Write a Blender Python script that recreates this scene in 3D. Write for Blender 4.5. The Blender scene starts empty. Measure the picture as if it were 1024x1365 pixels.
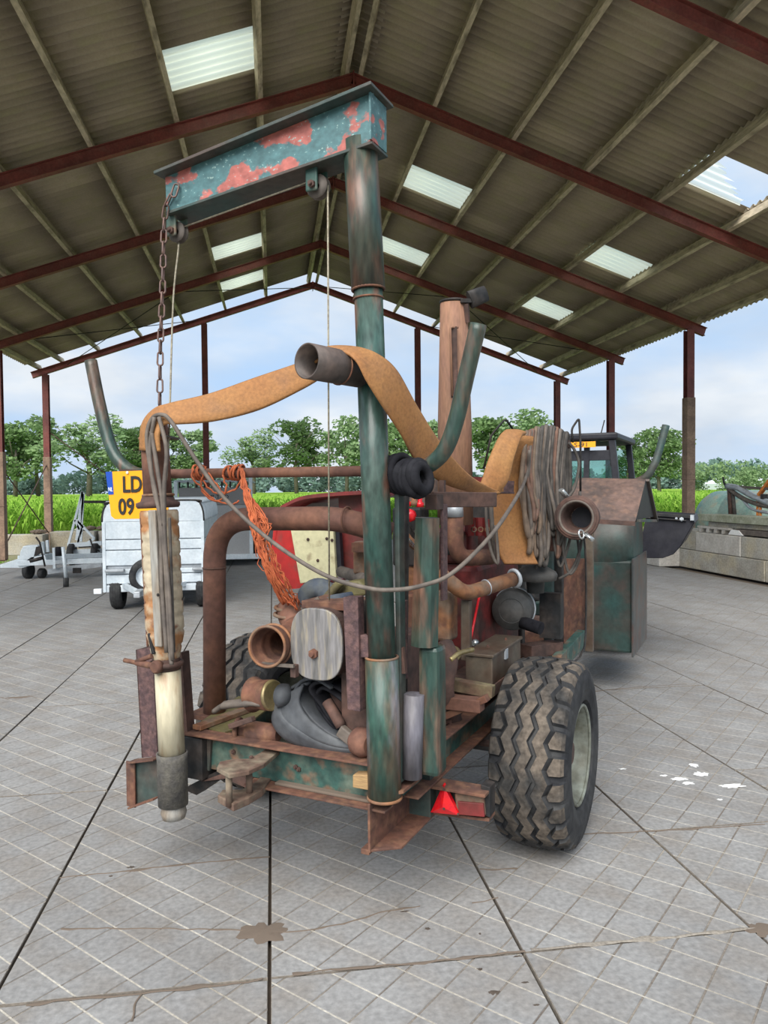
import bpy, bmesh, math, random
from mathutils import Vector, Matrix, noise
random.seed(7)
PI = math.pi
SC = bpy.context.scene
COL = SC.collection
V = Vector
# ---------------------------------------------------------------- camera
FPX, YAW, PITCH, ROLL, CH = 1010.2, .1463, -.0302, -.0088, 1.7
_f = V((math.sin(YAW)*math.cos(PITCH), math.cos(YAW)*math.cos(PITCH), math.sin(PITCH)))
_r0 = V((math.cos(YAW), -math.sin(YAW), 0)); _u0 = _r0.cross(_f)
_r = _r0*math.cos(ROLL)+_u0*math.sin(ROLL); _u = -_r0*math.sin(ROLL)+_u0*math.cos(ROLL)
CAM = V((0, 0, CH))
cd = bpy.data.cameras.new('camera'); cam = bpy.data.objects.new('camera', cd); COL.objects.link(cam)
cd.sensor_fit = 'HORIZONTAL'; cd.sensor_width = 36; cd.lens = FPX*36/1024; cd.clip_end = 2000; cd.clip_start = .05
cam.matrix_world = Matrix(((_r.x, _u.x, -_f.x, 0), (_r.y, _u.y, -_f.y, 0), (_r.z, _u.z, -_f.z, CH), (0, 0, 0, 1)))
SC.camera = cam
# ---------------------------------------------------------------- sky, sun, exposure
SC.view_settings.view_transform = 'Standard'; SC.view_settings.look = 'None'
SC.view_settings.gamma = 1; SC.view_settings.use_curve_mapping = False
SC.view_settings.exposure = 0.5
w = bpy.data.worlds.new('sky'); SC.world = w; w.use_nodes = True
nt = w.node_tree; nt.nodes.clear()
def N(t, **k):
    n = nt.nodes.new(t)
    for a, b in k.items(): setattr(n, a, b)
    return n
def ramp(n, stops):
    e = n.color_ramp.elements
    while len(e) < len(stops): e.new(.5)
    for i, (p, c) in enumerate(stops): e[i].position = p; e[i].color = (*c, 1)
tc = N('ShaderNodeTexCoord'); mp = N('ShaderNodeMapping'); mp.inputs['Scale'].default_value = (1, 1, 2.6)
mp.inputs['Location'].default_value = (.35, .2, .1)
nz = N('ShaderNodeTexNoise'); nz.inputs['Scale'].default_value = 2.6; nz.inputs['Detail'].default_value = 9; nz.inputs['Roughness'].default_value = .55
cr_ = N('ShaderNodeValToRGB'); ramp(cr_, [(.34, (0, 0, 0)), (.60, (1, 1, 1))])
nz2 = N('ShaderNodeTexNoise'); nz2.inputs['Scale'].default_value = 5; nz2.inputs['Detail'].default_value = 6
cr2 = N('ShaderNodeValToRGB'); ramp(cr2, [(.35, (.46, .53, .62)), (.65, (.66, .70, .74))])
mx = N('ShaderNodeMixRGB'); mx.inputs[1].default_value = (.38, .54, .76, 1)
bg = N('ShaderNodeBackground'); bg.inputs['Strength'].default_value = .93
out = N('ShaderNodeOutputWorld'); L = nt.links.new
L(tc.outputs['Generated'], mp.inputs['Vector']); L(mp.outputs[0], nz.inputs['Vector']); L(mp.outputs[0], nz2.inputs['Vector'])
L(nz.outputs['Fac'], cr_.inputs['Fac']); L(nz2.outputs['Fac'], cr2.inputs['Fac'])
L(cr_.outputs['Color'], mx.inputs['Fac']); L(cr2.outputs['Color'], mx.inputs[2]); L(mx.outputs[0], bg.inputs['Color']); L(bg.outputs[0], out.inputs['Surface'])
sd = bpy.data.lights.new('hazy_sun', 'SUN'); sd.energy = 4.2; sd.angle = math.radians(50); sd.color = (1, .965, .91)
so = bpy.data.objects.new('hazy_sun', sd); COL.objects.link(so)
so.rotation_euler = (math.radians(46), math.radians(-4), math.radians(-22))   # from behind the camera, a little to its left
# ---------------------------------------------------------------- helpers: pixels to points
def ray(x, y): return _f+(x-512)/FPX*_r-(y-682.5)/FPX*_u
def D(x, y, d): return CAM+ray(x, y)*d                 # world point at camera depth d
def WY(x, y, Y): k = ray(x, y); return CAM+k*(Y/k.y)   # world point on the plane of depth Y
def WX(x, y, X): k = ray(x, y); return CAM+k*(X/k.x)
def WZ(x, y, z=0): k = ray(x, y); return CAM+k*((z-CH)/k.z)
MYAW = YAW+math.radians(26)
MU = V((math.cos(MYAW), -math.sin(MYAW), 0)); MV = V((math.sin(MYAW), math.cos(MYAW), 0))
MO = D(513, 1000, 2.87); MO.z = 0
def loc(p): q = p-MO; return V((q.dot(MU), q.dot(MV), q.z))
def at(x, y, my=0.0):                                  # point in the trailer's own frame, on its plane y = my
    k = ray(x, y); t = (my-(CAM-MO).dot(MV))/k.dot(MV); return loc(CAM+k*t)
def ax(x, y, mx):                                      # the same on its plane x = mx
    k = ray(x, y); t = (mx-(CAM-MO).dot(MU))/k.dot(MU); return loc(CAM+k*t)
def az(x, y, z): return loc(WZ(x, y, z))
def ad(x, y, d): return loc(D(x, y, d))
# ---------------------------------------------------------------- helpers: materials
MATS = {}
def mat(name, c1, c2=None, scale=6, th=.5, soft=.12, c3=None, th3=.62, s3=18, rough=.7, metal=0, bump=.15, bs=60, var=.12, stretch=(1, 1, 1), rnd=0):
    m = bpy.data.materials.new(name); m.use_nodes = True; t = m.node_tree; b = t.nodes['Principled BSDF']; l = t.links.new
    def n(k, **a):
        o = t.nodes.new(k)
        for q, v in a.items(): setattr(o, q, v)
        return o
    b.inputs['Roughness'].default_value = rough; b.inputs['Metallic'].default_value = metal
    co = n('ShaderNodeTexCoord'); ma = n('ShaderNodeMapping'); ma.inputs['Scale'].default_value = stretch
    l(co.outputs['Object'], ma.inputs[0])
    def nz(s, d=6):
        o = n('ShaderNodeTexNoise'); o.inputs['Scale'].default_value = s; o.inputs['Detail'].default_value = d; l(ma.outputs[0], o.inputs['Vector']); return o
    cur = n('ShaderNodeRGB'); cur.outputs[0].default_value = (*c1, 1); cur = cur.outputs[0]
    def over(cur, c, s, th, soft):
        o = nz(s); r = n('ShaderNodeValToRGB'); e = r.color_ramp.elements
        e[0].position = max(0, th-soft/2); e[1].position = min(1, th+soft/2); l(o.outputs['Fac'], r.inputs['Fac'])
        x = n('ShaderNodeMixRGB'); x.inputs[2].default_value = (*c, 1); l(r.outputs['Color'], x.inputs['Fac']); l(cur, x.inputs[1]); return x.outputs[0]
    if c2: cur = over(cur, c2, scale, th, soft)
    if c3: cur = over(cur, c3, s3, th3, soft)
    if var:
        o = nz(bs*.5, 4); mr = n('ShaderNodeMapRange'); mr.inputs['To Min'].default_value = 1-var*1.6; mr.inputs['To Max'].default_value = 1+var*1.6
        mr.inputs['From Min'].default_value = .25; mr.inputs['From Max'].default_value = .75
        l(o.outputs['Fac'], mr.inputs['Value']); x = n('ShaderNodeVectorMath', operation='SCALE'); l(cur, x.inputs[0]); l(mr.outputs[0], x.inputs['Scale']); cur = x.outputs[0]
    if rnd:
        oi = n('ShaderNodeObjectInfo'); mr = n('ShaderNodeMapRange'); mr.inputs['To Min'].default_value = 1-rnd; mr.inputs['To Max'].default_value = 1+rnd
        l(oi.outputs['Random'], mr.inputs['Value']); x = n('ShaderNodeVectorMath', operation='SCALE'); l(cur, x.inputs[0]); l(mr.outputs[0], x.inputs['Scale']); cur = x.outputs[0]
    l(cur, b.inputs['Base Color'])
    if bump:
        o = nz(bs); u = n('ShaderNodeBump'); u.inputs['Strength'].default_value = bump; u.inputs['Distance'].default_value = .004
        l(o.outputs['Fac'], u.inputs['Height']); l(u.outputs[0], b.inputs['Normal'])
    MATS[name] = m; return m
RU = (.145, .06, .036); RD = (.085, .035, .028); GR = (.028, .085, .075); GL = (.07, .14, .125)
mat('green_paint', (.022, .066, .054), (.062, .088, .074), 4, .55, .25, (.16, .065, .045), .645, 10, rough=.34, var=.28, bs=70, stretch=(1.5, 1.5, .5))
mat('green_rusty', (.022, .050, .040), (.075, .056, .038), 6, .54, .3, (.15, .07, .045), .65, 12, rough=.42, var=.3, stretch=(1.6, 1.6, .4))
mat('sleeve_green', (.026, .066, .05), (.125, .075, .045), 7, .545, .22, (.20, .20, .24), .63, 6, rough=.42, var=.3, stretch=(1.6, 1.6, .45))
mat('green_dark', (.025, .06, .055), (.07, .05, .04), 4, .5, .3, rough=.6, var=.2)
mat('green_beam', (.028, .075, .062), (.10, .13, .10), 8, .57, .2, (.19, .10, .06), .62, 14, rough=.6, var=.25)
mat('arm_paint', (.065, .15, .16), (.38, .11, .09), 7, .535, .03, (.22, .33, .31), .655, 60, rough=.55, var=.22, stretch=(1, 1, 1.3))
mat('rust', RU, (.08, .04, .03), 7, .5, .3, (.20, .10, .055), .62, 22, rough=.85, var=.22)
mat('rust_brown', (.125, .058, .042), (.19, .085, .05), 5, .55, .3, rough=.8, var=.2)
mat('rust_orange', (.23, .10, .042), (.16, .11, .075), 8, .5, .2, (.14, .06, .035), .6, 20, rough=.75, var=.2)
mat('rust_dark', (.055, .032, .026), (.11, .055, .04), 8, .55, .3, rough=.8, var=.25)
mat('purple_primer', (.068, .038, .040), (.11, .06, .056), 30, .5, .2, rough=.75, var=.25, bs=150, bump=.4)
mat('stack_rust', (.27, .135, .08), (.19, .10, .07), 4, .52, .35, (.26, .14, .08), .6, 10, rough=.75, var=.15, stretch=(3, 3, .6))
mat('steel_red', (.22, .052, .042), (.13, .032, .027), 2.5, .52, .3, (.19, .07, .055), .64, 8, rough=.6, var=.15)
mat('layflat_orange', (.34, .165, .055), (.28, .12, .038), 5, .5, .35, (.20, .10, .05), .68, 8, rough=.75, var=.14, bs=160, bump=.25)
mat('rubber_black', (.013, .013, .016), (.028, .028, .032), 8, .55, .3, rough=.65, var=.2)
mat('rubber_hose', (.055, .06, .068), (.09, .095, .10), 6, .55, .3, rough=.7, var=.15)
mat('tyre_rubber', (.035, .034, .033), (.12, .098, .078), 6, .5, .22, rough=.85, var=.3, bs=90, bump=.3)
mat('tyre_dark', (.022, .023, .026), (.05, .05, .05), 9, .5, .3, rough=.75, var=.2)
mat('rim_paint', (.20, .215, .18), (.12, .12, .09), 9, .5, .2, rough=.6, var=.2)
mat('cable_grey', (.135, .11, .09), (.085, .07, .06), 10, .5, .3, rough=.7, var=.2)
mat('cable_dark', (.05, .045, .042), (.09, .08, .07), 10, .5, .3, rough=.7, var=.2)
mat('cable_brown', (.19, .13, .085), (.11, .08, .06), 10, .5, .3, rough=.7, var=.2)
mat('cable_rust', (.17, .085, .055), (.12, .07, .05), 10, .5, .3, rough=.7, var=.2)
mat('cream_pipe', (.50, .45, .32), (.42, .33, .20), 6, .55, .2, (.28, .13, .06), .66, 10, rough=.45, var=.1, stretch=(2, 2, .5))
mat('cream_shell', (.44, .37, .26), (.32, .15, .06), 8, .53, .1, (.20, .10, .06), .64, 18, rough=.6, var=.15)
mat('zinc_old', (.36, .35, .32), (.27, .22, .17), 6, .52, .2, rough=.5, metal=.3, var=.12, stretch=(3, 3, .6))
mat('zinc', (.68, .74, .78), (.56, .63, .68), 5, .5, .3, rough=.45, metal=.1, var=.06, bump=.05)
mat('zinc_dull', (.30, .32, .34), (.42, .45, .48), 7, .5, .3, rough=.5, metal=.3, var=.1)
mat('cover_grey', (.22, .21, .21), (.13, .125, .12), 9, .52, .25, (.34, .29, .20), .62, 14, rough=.6, metal=.2, var=.15, stretch=(4, 4, .5))
mat('brass', (.45, .36, .16), (.22, .17, .09), 12, .5, .3, rough=.45, metal=.6)
mat('sleeve_black', (.075, .07, .065), (.12, .11, .09), 20, .5, .3, rough=.9, bs=140, bump=.5, var=.2)
mat('chain_steel', (.11, .075, .07), (.17, .10, .08), 40, .5, .3, rough=.6, metal=.4)
mat('wire_rope', (.30, .27, .20), (.20, .17, .12), 90, .5, .2, rough=.7)
mat('wire_dark', (.10, .095, .085), rough=.6)
mat('plate_yellow', (.85, .34, .008), rough=.4, var=.03, bump=0)
mat('plate_blue', (.01, .06, .36), rough=.4, var=0, bump=0)
mat('plate_ink', (.02, .02, .018), rough=.5, var=0, bump=0)
mat('white_ink', (.75, .78, .8), rough=.5, var=0, bump=0)
mat('twine', (.50, .13, .045), (.36, .08, .03), 40, .5, .3, rough=.8, bump=0)
mat('red_paint', (.42, .018, .016), (.24, .016, .016), 5, .56, .3, (.16, .05, .04), .68, 12, rough=.35, var=.08)
mat('red_dark', (.20, .022, .022), (.09, .025, .02), 6, .5, .3, rough=.5, var=.15)
mat('red_engine', (.17, .02, .018), (.055, .022, .018), 7, .5, .25, rough=.6, var=.25)
mat('cream_panel', (.52, .49, .30), (.34, .29, .17), 14, .62, .1, rough=.55, var=.08)
mat('black_iron', (.02, .021, .022), (.05, .04, .035), 9, .55, .3, rough=.55, var=.25)
mat('black_paint', (.014, .014, .02), (.03, .03, .035), 5, .5, .4, rough=.45, var=.1)
mat('canister_grey', (.05, .052, .052), (.08, .075, .07), 8, .5, .3, rough=.6, var=.15)
mat('hopper_brown', (.135, .08, .062), (.065, .045, .038), 4, .5, .3, (.16, .09, .06), .66, 20, rough=.65, var=.2)
mat('tank_green', (.020, .062, .055), (.042, .034, .027), 3, .49, .35, (.11, .045, .035), .68, 5, rough=.5, var=.15)
mat('panel_steel', (.085, .10, .10), (.045, .05, .05), 5, .5, .4, (.12, .05, .035), .62, 7, rough=.4, metal=.2, var=.1)
mat('box_steel', (.12, .10, .075), (.085, .05, .033), 7, .5, .3, rough=.5, metal=.2, var=.15)
mat('reflector_red', (.75, .012, .015), (.55, .01, .02), 30, .5, .2, rough=.25, var=.05, bump=.1, bs=300)
mat('wood_block', (.36, .23, .10), (.28, .17, .08), 12, .5, .3, rough=.8, stretch=(1, 6, 6))
mat('olive', (.16, .14, .055), (.09, .075, .04), 8, .5, .3, rough=.6)
mat('blue_cloth', (.045, .06, .09), (.10, .11, .11), 14, .5, .3, rough=.9)
mat('chrome', (.6, .62, .62), (.4, .42, .42), 20, .5, .3, rough=.25, metal=.8, var=.05, bump=0)
mat('purlin_wood', (.58, .49, .36), (.42, .35, .25), 3, .52, .35, (.09, .07, .05), .66, 9, rough=.85, var=.15, stretch=(1, .3, 1), rnd=.12)
mat('roof_cement', (.40, .335, .245), (.29, .245, .185), 1.2, .5, .4, (.36, .33, .19), .68, 2.5, rough=.95, var=.04, bs=70, bump=.08, rnd=.13)
mat('concrete', (.262, .257, .25), (.195, .191, .187), 2.2, .5, .4, (.205, .182, .158), .63, 4.5, rough=.8, var=.15, bs=90, bump=.25, rnd=.05)
mat('groove_light', (.46, .43, .37), (.26, .23, .19), 2.3, .52, .3, rough=1, var=.2, bs=150)
mat('groove_dirt', (.12, .10, .085), (.27, .24, .20), 1.1, .48, .25, rough=1, var=.2, bs=150)
mat('soil', (.165, .125, .095), (.11, .085, .065), 30, .5, .3, rough=1, var=.2)
mat('white_spill', (.72, .72, .70), rough=.9, var=.05)
mat('oil_stain', (.06, .045, .035), (.10, .08, .065), 20, .5, .3, rough=.5)
mat('block_concrete', (.40, .385, .34), (.30, .28, .24), 3, .5, .3, (.44, .38, .26), .58, 2.2, rough=.95, var=.16, bs=60, bump=.4, rnd=.12)
mat('block_pale', (.48, .46, .42), (.40, .37, .33), 4, .5, .3, rough=.95, var=.12, bs=60, bump=.3)
mat('moss_board', (.34, .35, .27), (.22, .24, .16), 5, .5, .3, rough=.95, var=.15)
mat('tank_faded', (.34, .47, .40), (.20, .38, .34), 2.2, .52, .15, (.46, .44, .32), .6, 5, rough=.5, var=.12)
mat('tank_cream', (.50, .48, .36), (.38, .36, .22), 5, .5, .3, rough=.6)
mat('grey_panel', (.25, .24, .235), (.22, .21, .205), 2, .5, .4, rough=.45, var=.04, bump=.05)
mat('silver_panel', (.40, .40, .40), (.36, .36, .36), 2, .5, .4, rough=.4, var=.04, bump=.05)
mat('orange_paint', (.65, .22, .03), (.50, .12, .02), 10, .5, .3, rough=.5)
mat('column_old', (.30, .20, .14), (.20, .13, .095), 5, .5, .3, rough=.85, var=.15)
mat('bark', (.10, .085, .065), (.15, .13, .10), 4, .5, .3, rough=1, bump=0)
mat('grass', (.15, .17, .07), (.20, .17, .10), 3, .5, .3, rough=1, bump=0)
mat('greenhouse_white', (.62, .66, .68), rough=.6, var=.03, bump=0)
mat('lilac_pipe', (.12, .115, .135), (.10, .09, .09), 6, .5, .3, rough=.5, var=.2, stretch=(2, 2, .5))
mat('saddle_steel', (.055, .046, .042), (.085, .06, .05), 8, .5, .3, rough=.6, var=.25)
mat('bow_rust', (.15, .10, .07), (.10, .055, .04), 10, .5, .3, (.20, .17, .12), .6, 14, rough=.85, var=.25)
mat('olive_rust', (.20, .17, .09), (.12, .07, .045), 9, .5, .3, rough=.85, var=.2)
for q_ in ('rubber_black', 'black_paint', 'black_iron', 'tyre_dark', 'tyre_rubber', 'cable_dark', 'canister_grey'): MATS[q_].node_tree.nodes['Principled BSDF'].inputs['Specular IOR Level'].default_value = .22
MATS['rubber_black'].node_tree.nodes['Principled BSDF'].inputs['Roughness'].default_value = .9
MATS['rubber_black'].node_tree.nodes['Principled BSDF'].inputs['Specular IOR Level'].default_value = .1
def leafy(name, ca, cb, tr=.3):
    m = bpy.data.materials.new(name); m.use_nodes = True; t = m.node_tree; t.nodes.clear(); l = t.links.new
    g = t.nodes.new('ShaderNodeNewGeometry'); r = t.nodes.new('ShaderNodeValToRGB'); e = r.color_ramp.elements
    e[0].color = (*ca, 1); e[1].color = (*cb, 1); l(g.outputs['Random Per Island'], r.inputs['Fac'])
    a = t.nodes.new('ShaderNodeBsdfDiffuse'); b = t.nodes.new('ShaderNodeBsdfTranslucent'); x = t.nodes.new('ShaderNodeMixShader'); x.inputs[0].default_value = tr
    o = t.nodes.new('ShaderNodeOutputMaterial')
    l(r.outputs['Color'], a.inputs['Color']); l(r.outputs['Color'], b.inputs['Color']); l(a.outputs[0], x.inputs[1]); l(b.outputs[0], x.inputs[2]); l(x.outputs[0], o.inputs['Surface'])
    MATS[name] = m
leafy('corn_leaf', (.13, .29, .03), (.34, .54, .09), .42)
leafy('tree_leaf', (.12, .20, .08), (.25, .36, .16), .4)  # tree greens lightened and greyed, haze put into the leaf colour
leafy('tree_leaf_pale', (.15, .24, .11), (.29, .40, .20), .4)
leafy('hazed_leaf', (.14, .23, .19), (.20, .30, .23), .4)  # bluish haze of distance mixed into the leaf colour
def glassy(name, col, al):
    m = bpy.data.materials.new(name); m.use_nodes = True; t = m.node_tree; t.nodes.clear(); l = t.links.new
    a = t.nodes.new('ShaderNodeBsdfTransparent'); a.inputs[0].default_value = (*col, 1); b = t.nodes.new('ShaderNodeBsdfGlossy'); b.inputs['Roughness'].default_value = .05
    x = t.nodes.new('ShaderNodeMixShader'); x.inputs[0].default_value = al; o = t.nodes.new('ShaderNodeOutputMaterial')
    l(a.outputs[0], x.inputs[1]); l(b.outputs[0], x.inputs[2]); l(x.outputs[0], o.inputs['Surface']); MATS[name] = m
glassy('cab_glass', (.72, .88, .84), .1)
m = bpy.data.materials.new('skylight_plastic'); m.use_nodes = True; t = m.node_tree; t.nodes.clear()
a = t.nodes.new('ShaderNodeBsdfTranslucent'); b = t.nodes.new('ShaderNodeBsdfDiffuse'); c = t.nodes.new('ShaderNodeBsdfTransparent')
a.inputs[0].default_value = (.93, .95, .86, 1); b.inputs[0].default_value = (.8, .8, .72, 1); c.inputs[0].default_value = (.85, .9, .82, 1)
x = t.nodes.new('ShaderNodeMixShader'); x.inputs[0].default_value = .15; y = t.nodes.new('ShaderNodeMixShader'); y.inputs[0].default_value = .3; o = t.nodes.new('ShaderNodeOutputMaterial')
t.links.new(a.outputs[0], x.inputs[1]); t.links.new(b.outputs[0], x.inputs[2]); t.links.new(x.outputs[0], y.inputs[1]); t.links.new(c.outputs[0], y.inputs[2]); t.links.new(y.outputs[0], o.inputs['Surface'])
MATS['skylight_plastic'] = m
# ---------------------------------------------------------------- helpers: geometry
def cr(pts, k=8):                                       # Catmull-Rom through points (tuples of floats or Vectors)
    P = [V(p) for p in pts]; P = [P[0]*2-P[1]]+P+[P[-1]*2-P[-2]]; o = []
    for i in range(1, len(P)-2):
        a, b, c, d = P[i-1:i+3]
        for j in range(k):
            s = j/k; o.append(.5*((2*b)+(c-a)*s+(2*a-5*b+4*c-d)*s*s+(3*b-a-3*c+d)*s**3))
    o.append(P[-2]); return o
def bendpath(pts, r, k=6):                              # straight runs joined by round bends
    P = [V(p) for p in pts]; o = [P[0]]
    for i in range(1, len(P)-1):
        a = (P[i-1]-P[i]); b = (P[i+1]-P[i]); q = min(r, a.length*.49, b.length*.49)
        A = P[i]+a.normalized()*q; B = P[i]+b.normalized()*q
        for j in range(k+1):
            s = j/k; o.append(A*(1-s)**2+P[i]*2*s*(1-s)+B*s*s)
    o.append(P[-1]); return o
class MB:
    def __init__(s): s.v = []; s.f = []; s.m = []; s.s = []
    def add(s, vs, fs, m=0, sm=False):
        n = len(s.v); s.v += [tuple(v) for v in vs]
        for f in fs: s.f.append(tuple(n+i for i in f)); s.m.append(m); s.s.append(sm)
        return s
    def box(s, c, d, X=None, Y=None, Z=None, m=0):      # centre, full size, optional axes
        c = V(c); X = V(X or (1, 0, 0)).normalized(); Y = V(Y or (0, 1, 0)).normalized(); Z = V(Z).normalized() if Z else X.cross(Y).normalized()
        vs = [c+X*(d[0]/2*i)+Y*(d[1]/2*j)+Z*(d[2]/2*k) for i in (-1, 1) for j in (-1, 1) for k in (-1, 1)]
        return s.add(vs, [(0, 1, 3, 2), (4, 6, 7, 5), (0, 4, 5, 1), (2, 3, 7, 6), (0, 2, 6, 4), (1, 5, 7, 3)], m)
    def bb(s, x0, x1, y0, y1, z0, z1, m=0): return s.box(((x0+x1)/2, (y0+y1)/2, (z0+z1)/2), (abs(x1-x0), abs(y1-y0), abs(z1-z0)), m=m)
    def bar(s, a, b, w, h, up=(0, 0, 1), m=0):          # rectangular bar between two points
        a = V(a); b = V(b); Y = (b-a); X = Y.cross(V(up)).normalized(); Z = X.cross(Y.normalized())
        return s.box((a+b)/2, (w, Y.length, h), X, Y, Z, m)
    def tube(s, P, r, n=12, cap=True, m=0, sm=True, close=False, el=None):
        P = [V(p) for p in P]; N = len(P); rs = r if isinstance(r, (list, tuple)) else [r]*N
        T = []
        for i in range(N):
            if close: t = P[(i+1) % N]-P[i-1]
            else: t = P[min(i+1, N-1)]-P[max(i-1, 0)]
            T.append(t.normalized() if t.length > 1e-9 else V((0, 0, 1)))
        up = V((0, 0, 1)) if abs(T[0].z) < .9 else V((1, 0, 0)); a = (up-T[0]*up.dot(T[0])).normalized(); vs = []
        for i in range(N):
            a = (a-T[i]*a.dot(T[i])).normalized(); b = T[i].cross(a)
            for k in range(n):
                q = 2*PI*k/n; e1, e2 = el or (1, 1); vs.append(P[i]+(a*math.cos(q)*e1+b*math.sin(q)*e2)*rs[i])
        fs = [(i*n+k, i*n+(k+1) % n, ((i+1) % N)*n+(k+1) % n, ((i+1) % N)*n+k) for i in range(N if close else N-1) for k in range(n)]
        s.add(vs, fs, m, sm)
        if cap and not close: b0 = len(s.v)-len(vs); s.f.append(tuple(b0+k for k in range(n-1, -1, -1))); s.f.append(tuple(b0+(N-1)*n+k for k in range(n))); s.m += [m, m]; s.s += [False, False]
        return s
    def cyl(s, a, b, r, r2=None, n=16, m=0): return s.tube([a, b], [r, r if r2 is None else r2], n, True, m)
    def pipe(s, P, r, t=.005, n=20, m=0):               # open-ended hollow pipe
        P = [V(p) for p in P]; rs = r if isinstance(r, (list, tuple)) else [r]*len(P)
        Q = P+P[::-1]; R = list(rs)+[q-t for q in rs[::-1]]
        T = []
        for i in range(len(P)): T.append((P[min(i+1, len(P)-1)]-P[max(i-1, 0)]).normalized())
        up = V((0, 0, 1)) if abs(T[0].z) < .9 else V((1, 0, 0)); a = up; A = []
        for i in range(len(P)): a = (a-T[i]*a.dot(T[i])).normalized(); A.append((a.copy(), T[i].cross(a)))
        A = A+A[::-1]; vs = [Q[i]+(A[i][0]*math.cos(2*PI*k/n)+A[i][1]*math.sin(2*PI*k/n))*R[i] for i in range(len(Q)) for k in range(n)]
        M = len(Q); return s.add(vs, [(i*n+k, i*n+(k+1) % n, ((i+1) % M)*n+(k+1) % n, ((i+1) % M)*n+k) for i in range(M) for k in range(n)], m, True)
    def prism(s, poly, d, m=0):                         # polygon of points extruded along vector d
        poly = [V(p) for p in poly]; d = V(d); n = len(poly)
        return s.add(poly+[p+d for p in poly], [tuple(range(n-1, -1, -1)), tuple(range(n, 2*n))]+[(i, (i+1) % n, n+(i+1) % n, n+i) for i in range(n)], m)
    def lathe(s, c, axis, prof, n=24, m=0):             # prof = (distance along axis, radius)
        c = V(c); return s.tube([c+V(axis).normalized()*p for p, _ in prof], [max(q, 1e-4) for _, q in prof], n, True, m) if all(prof[i+1][0] > prof[i][0] for i in range(len(prof)-1)) else s._lathe(c, V(axis).normalized(), prof, n, m)
    def _lathe(s, c, ax_, prof, n, m):
        up = V((0, 0, 1)) if abs(ax_.z) < .9 else V((1, 0, 0)); a = (up-ax_*up.dot(ax_)).normalized(); b = ax_.cross(a)
        vs = [c+ax_*p+(a*math.cos(2*PI*k/n)+b*math.sin(2*PI*k/n))*q for p, q in prof for k in range(n)]
        return s.add(vs, [(i*n+k, i*n+(k+1) % n, (i+1)*n+(k+1) % n, (i+1)*n+k) for i in range(len(prof)-1) for k in range(n)], m, True)
    def ribbon(s, A, B, t, k=8, bulge=1.0, m=0):        # lens-shaped flat hose between two edge curves
        A = cr(A, k); B = cr(B, k); n = len(A); vs = []
        for i in range(n):
            tt = (A[min(i+1, n-1)]-A[max(i-1, 0)]+B[min(i+1, n-1)]-B[max(i-1, 0)]).normalized(); nn = (B[i]-A[i]).cross(tt).normalized()
            for q, h in ((0, 0), (.06, .8), (.3, 1), (.5, 1.05), (.7, 1), (.94, .8), (1, 0), (.94, -.8), (.7, -1), (.5, -1.05), (.3, -1), (.06, -.8)):
                vs.append(A[i].lerp(B[i], q)+nn*(t*h*bulge))
        q = 12; return s.add(vs, [(i*q+k_, i*q+(k_+1) % q, (i+1)*q+(k_+1) % q, (i+1)*q+k_) for i in range(n-1) for k_ in range(q)]+[tuple(range(q)), tuple((n-1)*q+z for z in range(q-1, -1, -1))], m, True)
    def build(s, name, mats, parent=None, bevel=0, kind=None, label=None):
        me = bpy.data.meshes.new(name); me.from_pydata(s.v, [], s.f); 
        for q in (mats if isinstance(mats, (list, tuple)) else [mats]): me.materials.append(MATS[q])
        me.polygons.foreach_set('material_index', s.m); me.polygons.foreach_set('use_smooth', s.s)
        bm = bmesh.new(); bm.from_mesh(me); bmesh.ops.recalc_face_normals(bm, faces=bm.faces); bm.to_mesh(me); bm.free(); me.update()
        o = bpy.data.objects.new(name, me); COL.objects.link(o)
        if parent: o.parent = parent
        if bevel: b = o.modifiers.new('bevel', 'BEVEL'); b.width = bevel; b.segments = 2; b.limit_method = 'ANGLE'; b.angle_limit = math.radians(50)
        if kind: o['kind'] = kind
        if label: o['label'] = label
        return o
def empty(name, p=(0, 0, 0), rz=0, label=None, cat=None, group=None, kind=None):
    o = bpy.data.objects.new(name, None); COL.objects.link(o); o.location = p; o.rotation_euler = (0, 0, rz); o.empty_display_size = .1
    return tag(o, label, cat, group, kind)
def tag(o, label=None, cat=None, group=None, kind=None):
    for k, q in (('label', label), ('category', cat), ('group', group), ('kind', kind)):
        if q: o[k] = q
    return o
def cp(o, parent=None, location=None, rz=None):
    c = o.copy(); COL.objects.link(c); c.parent = parent
    if location is not None: c.location = location
    if rz is not None: c.rotation_euler = (0, 0, rz)
    return c
def tree_copy(o, location=None, rz=None, label=None, scale=None):
    c = cp(o, o.parent, location, rz)
    if label: c['label'] = label
    if scale: c.scale = scale
    def kids(a, b):
        for ch in list(a.children): d = cp(ch, b); kids(ch, d)
    kids(o, c); return c
def text(body, name, size, m, o_, X, Up, parent, ext=.001, align='LEFT', sx=1, bold=0):
    cu = bpy.data.curves.new(name, 'FONT'); cu.offset = bold; cu.body = body; cu.size = size; cu.extrude = ext; cu.align_x = align; cu.resolution_u = 3
    t = bpy.data.objects.new(name, cu); COL.objects.link(t)
    bpy.context.view_layer.update(); dg = bpy.context.evaluated_depsgraph_get(); me = bpy.data.meshes.new_from_object(t.evaluated_get(dg)); bpy.data.objects.remove(t)
    X = V(X).normalized(); Up = V(Up); Up = (Up-X*Up.dot(X)).normalized(); Z = X.cross(Up)
    me.transform(Matrix(((X.x*sx, Up.x, Z.x, o_[0]), (X.y*sx, Up.y, Z.y, o_[1]), (X.z*sx, Up.z, Z.z, o_[2]), (0, 0, 0, 1))))
    me.materials.clear(); me.materials.append(MATS[m]); o = bpy.data.objects.new(name, me); COL.objects.link(o); o.parent = parent; return o
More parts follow.
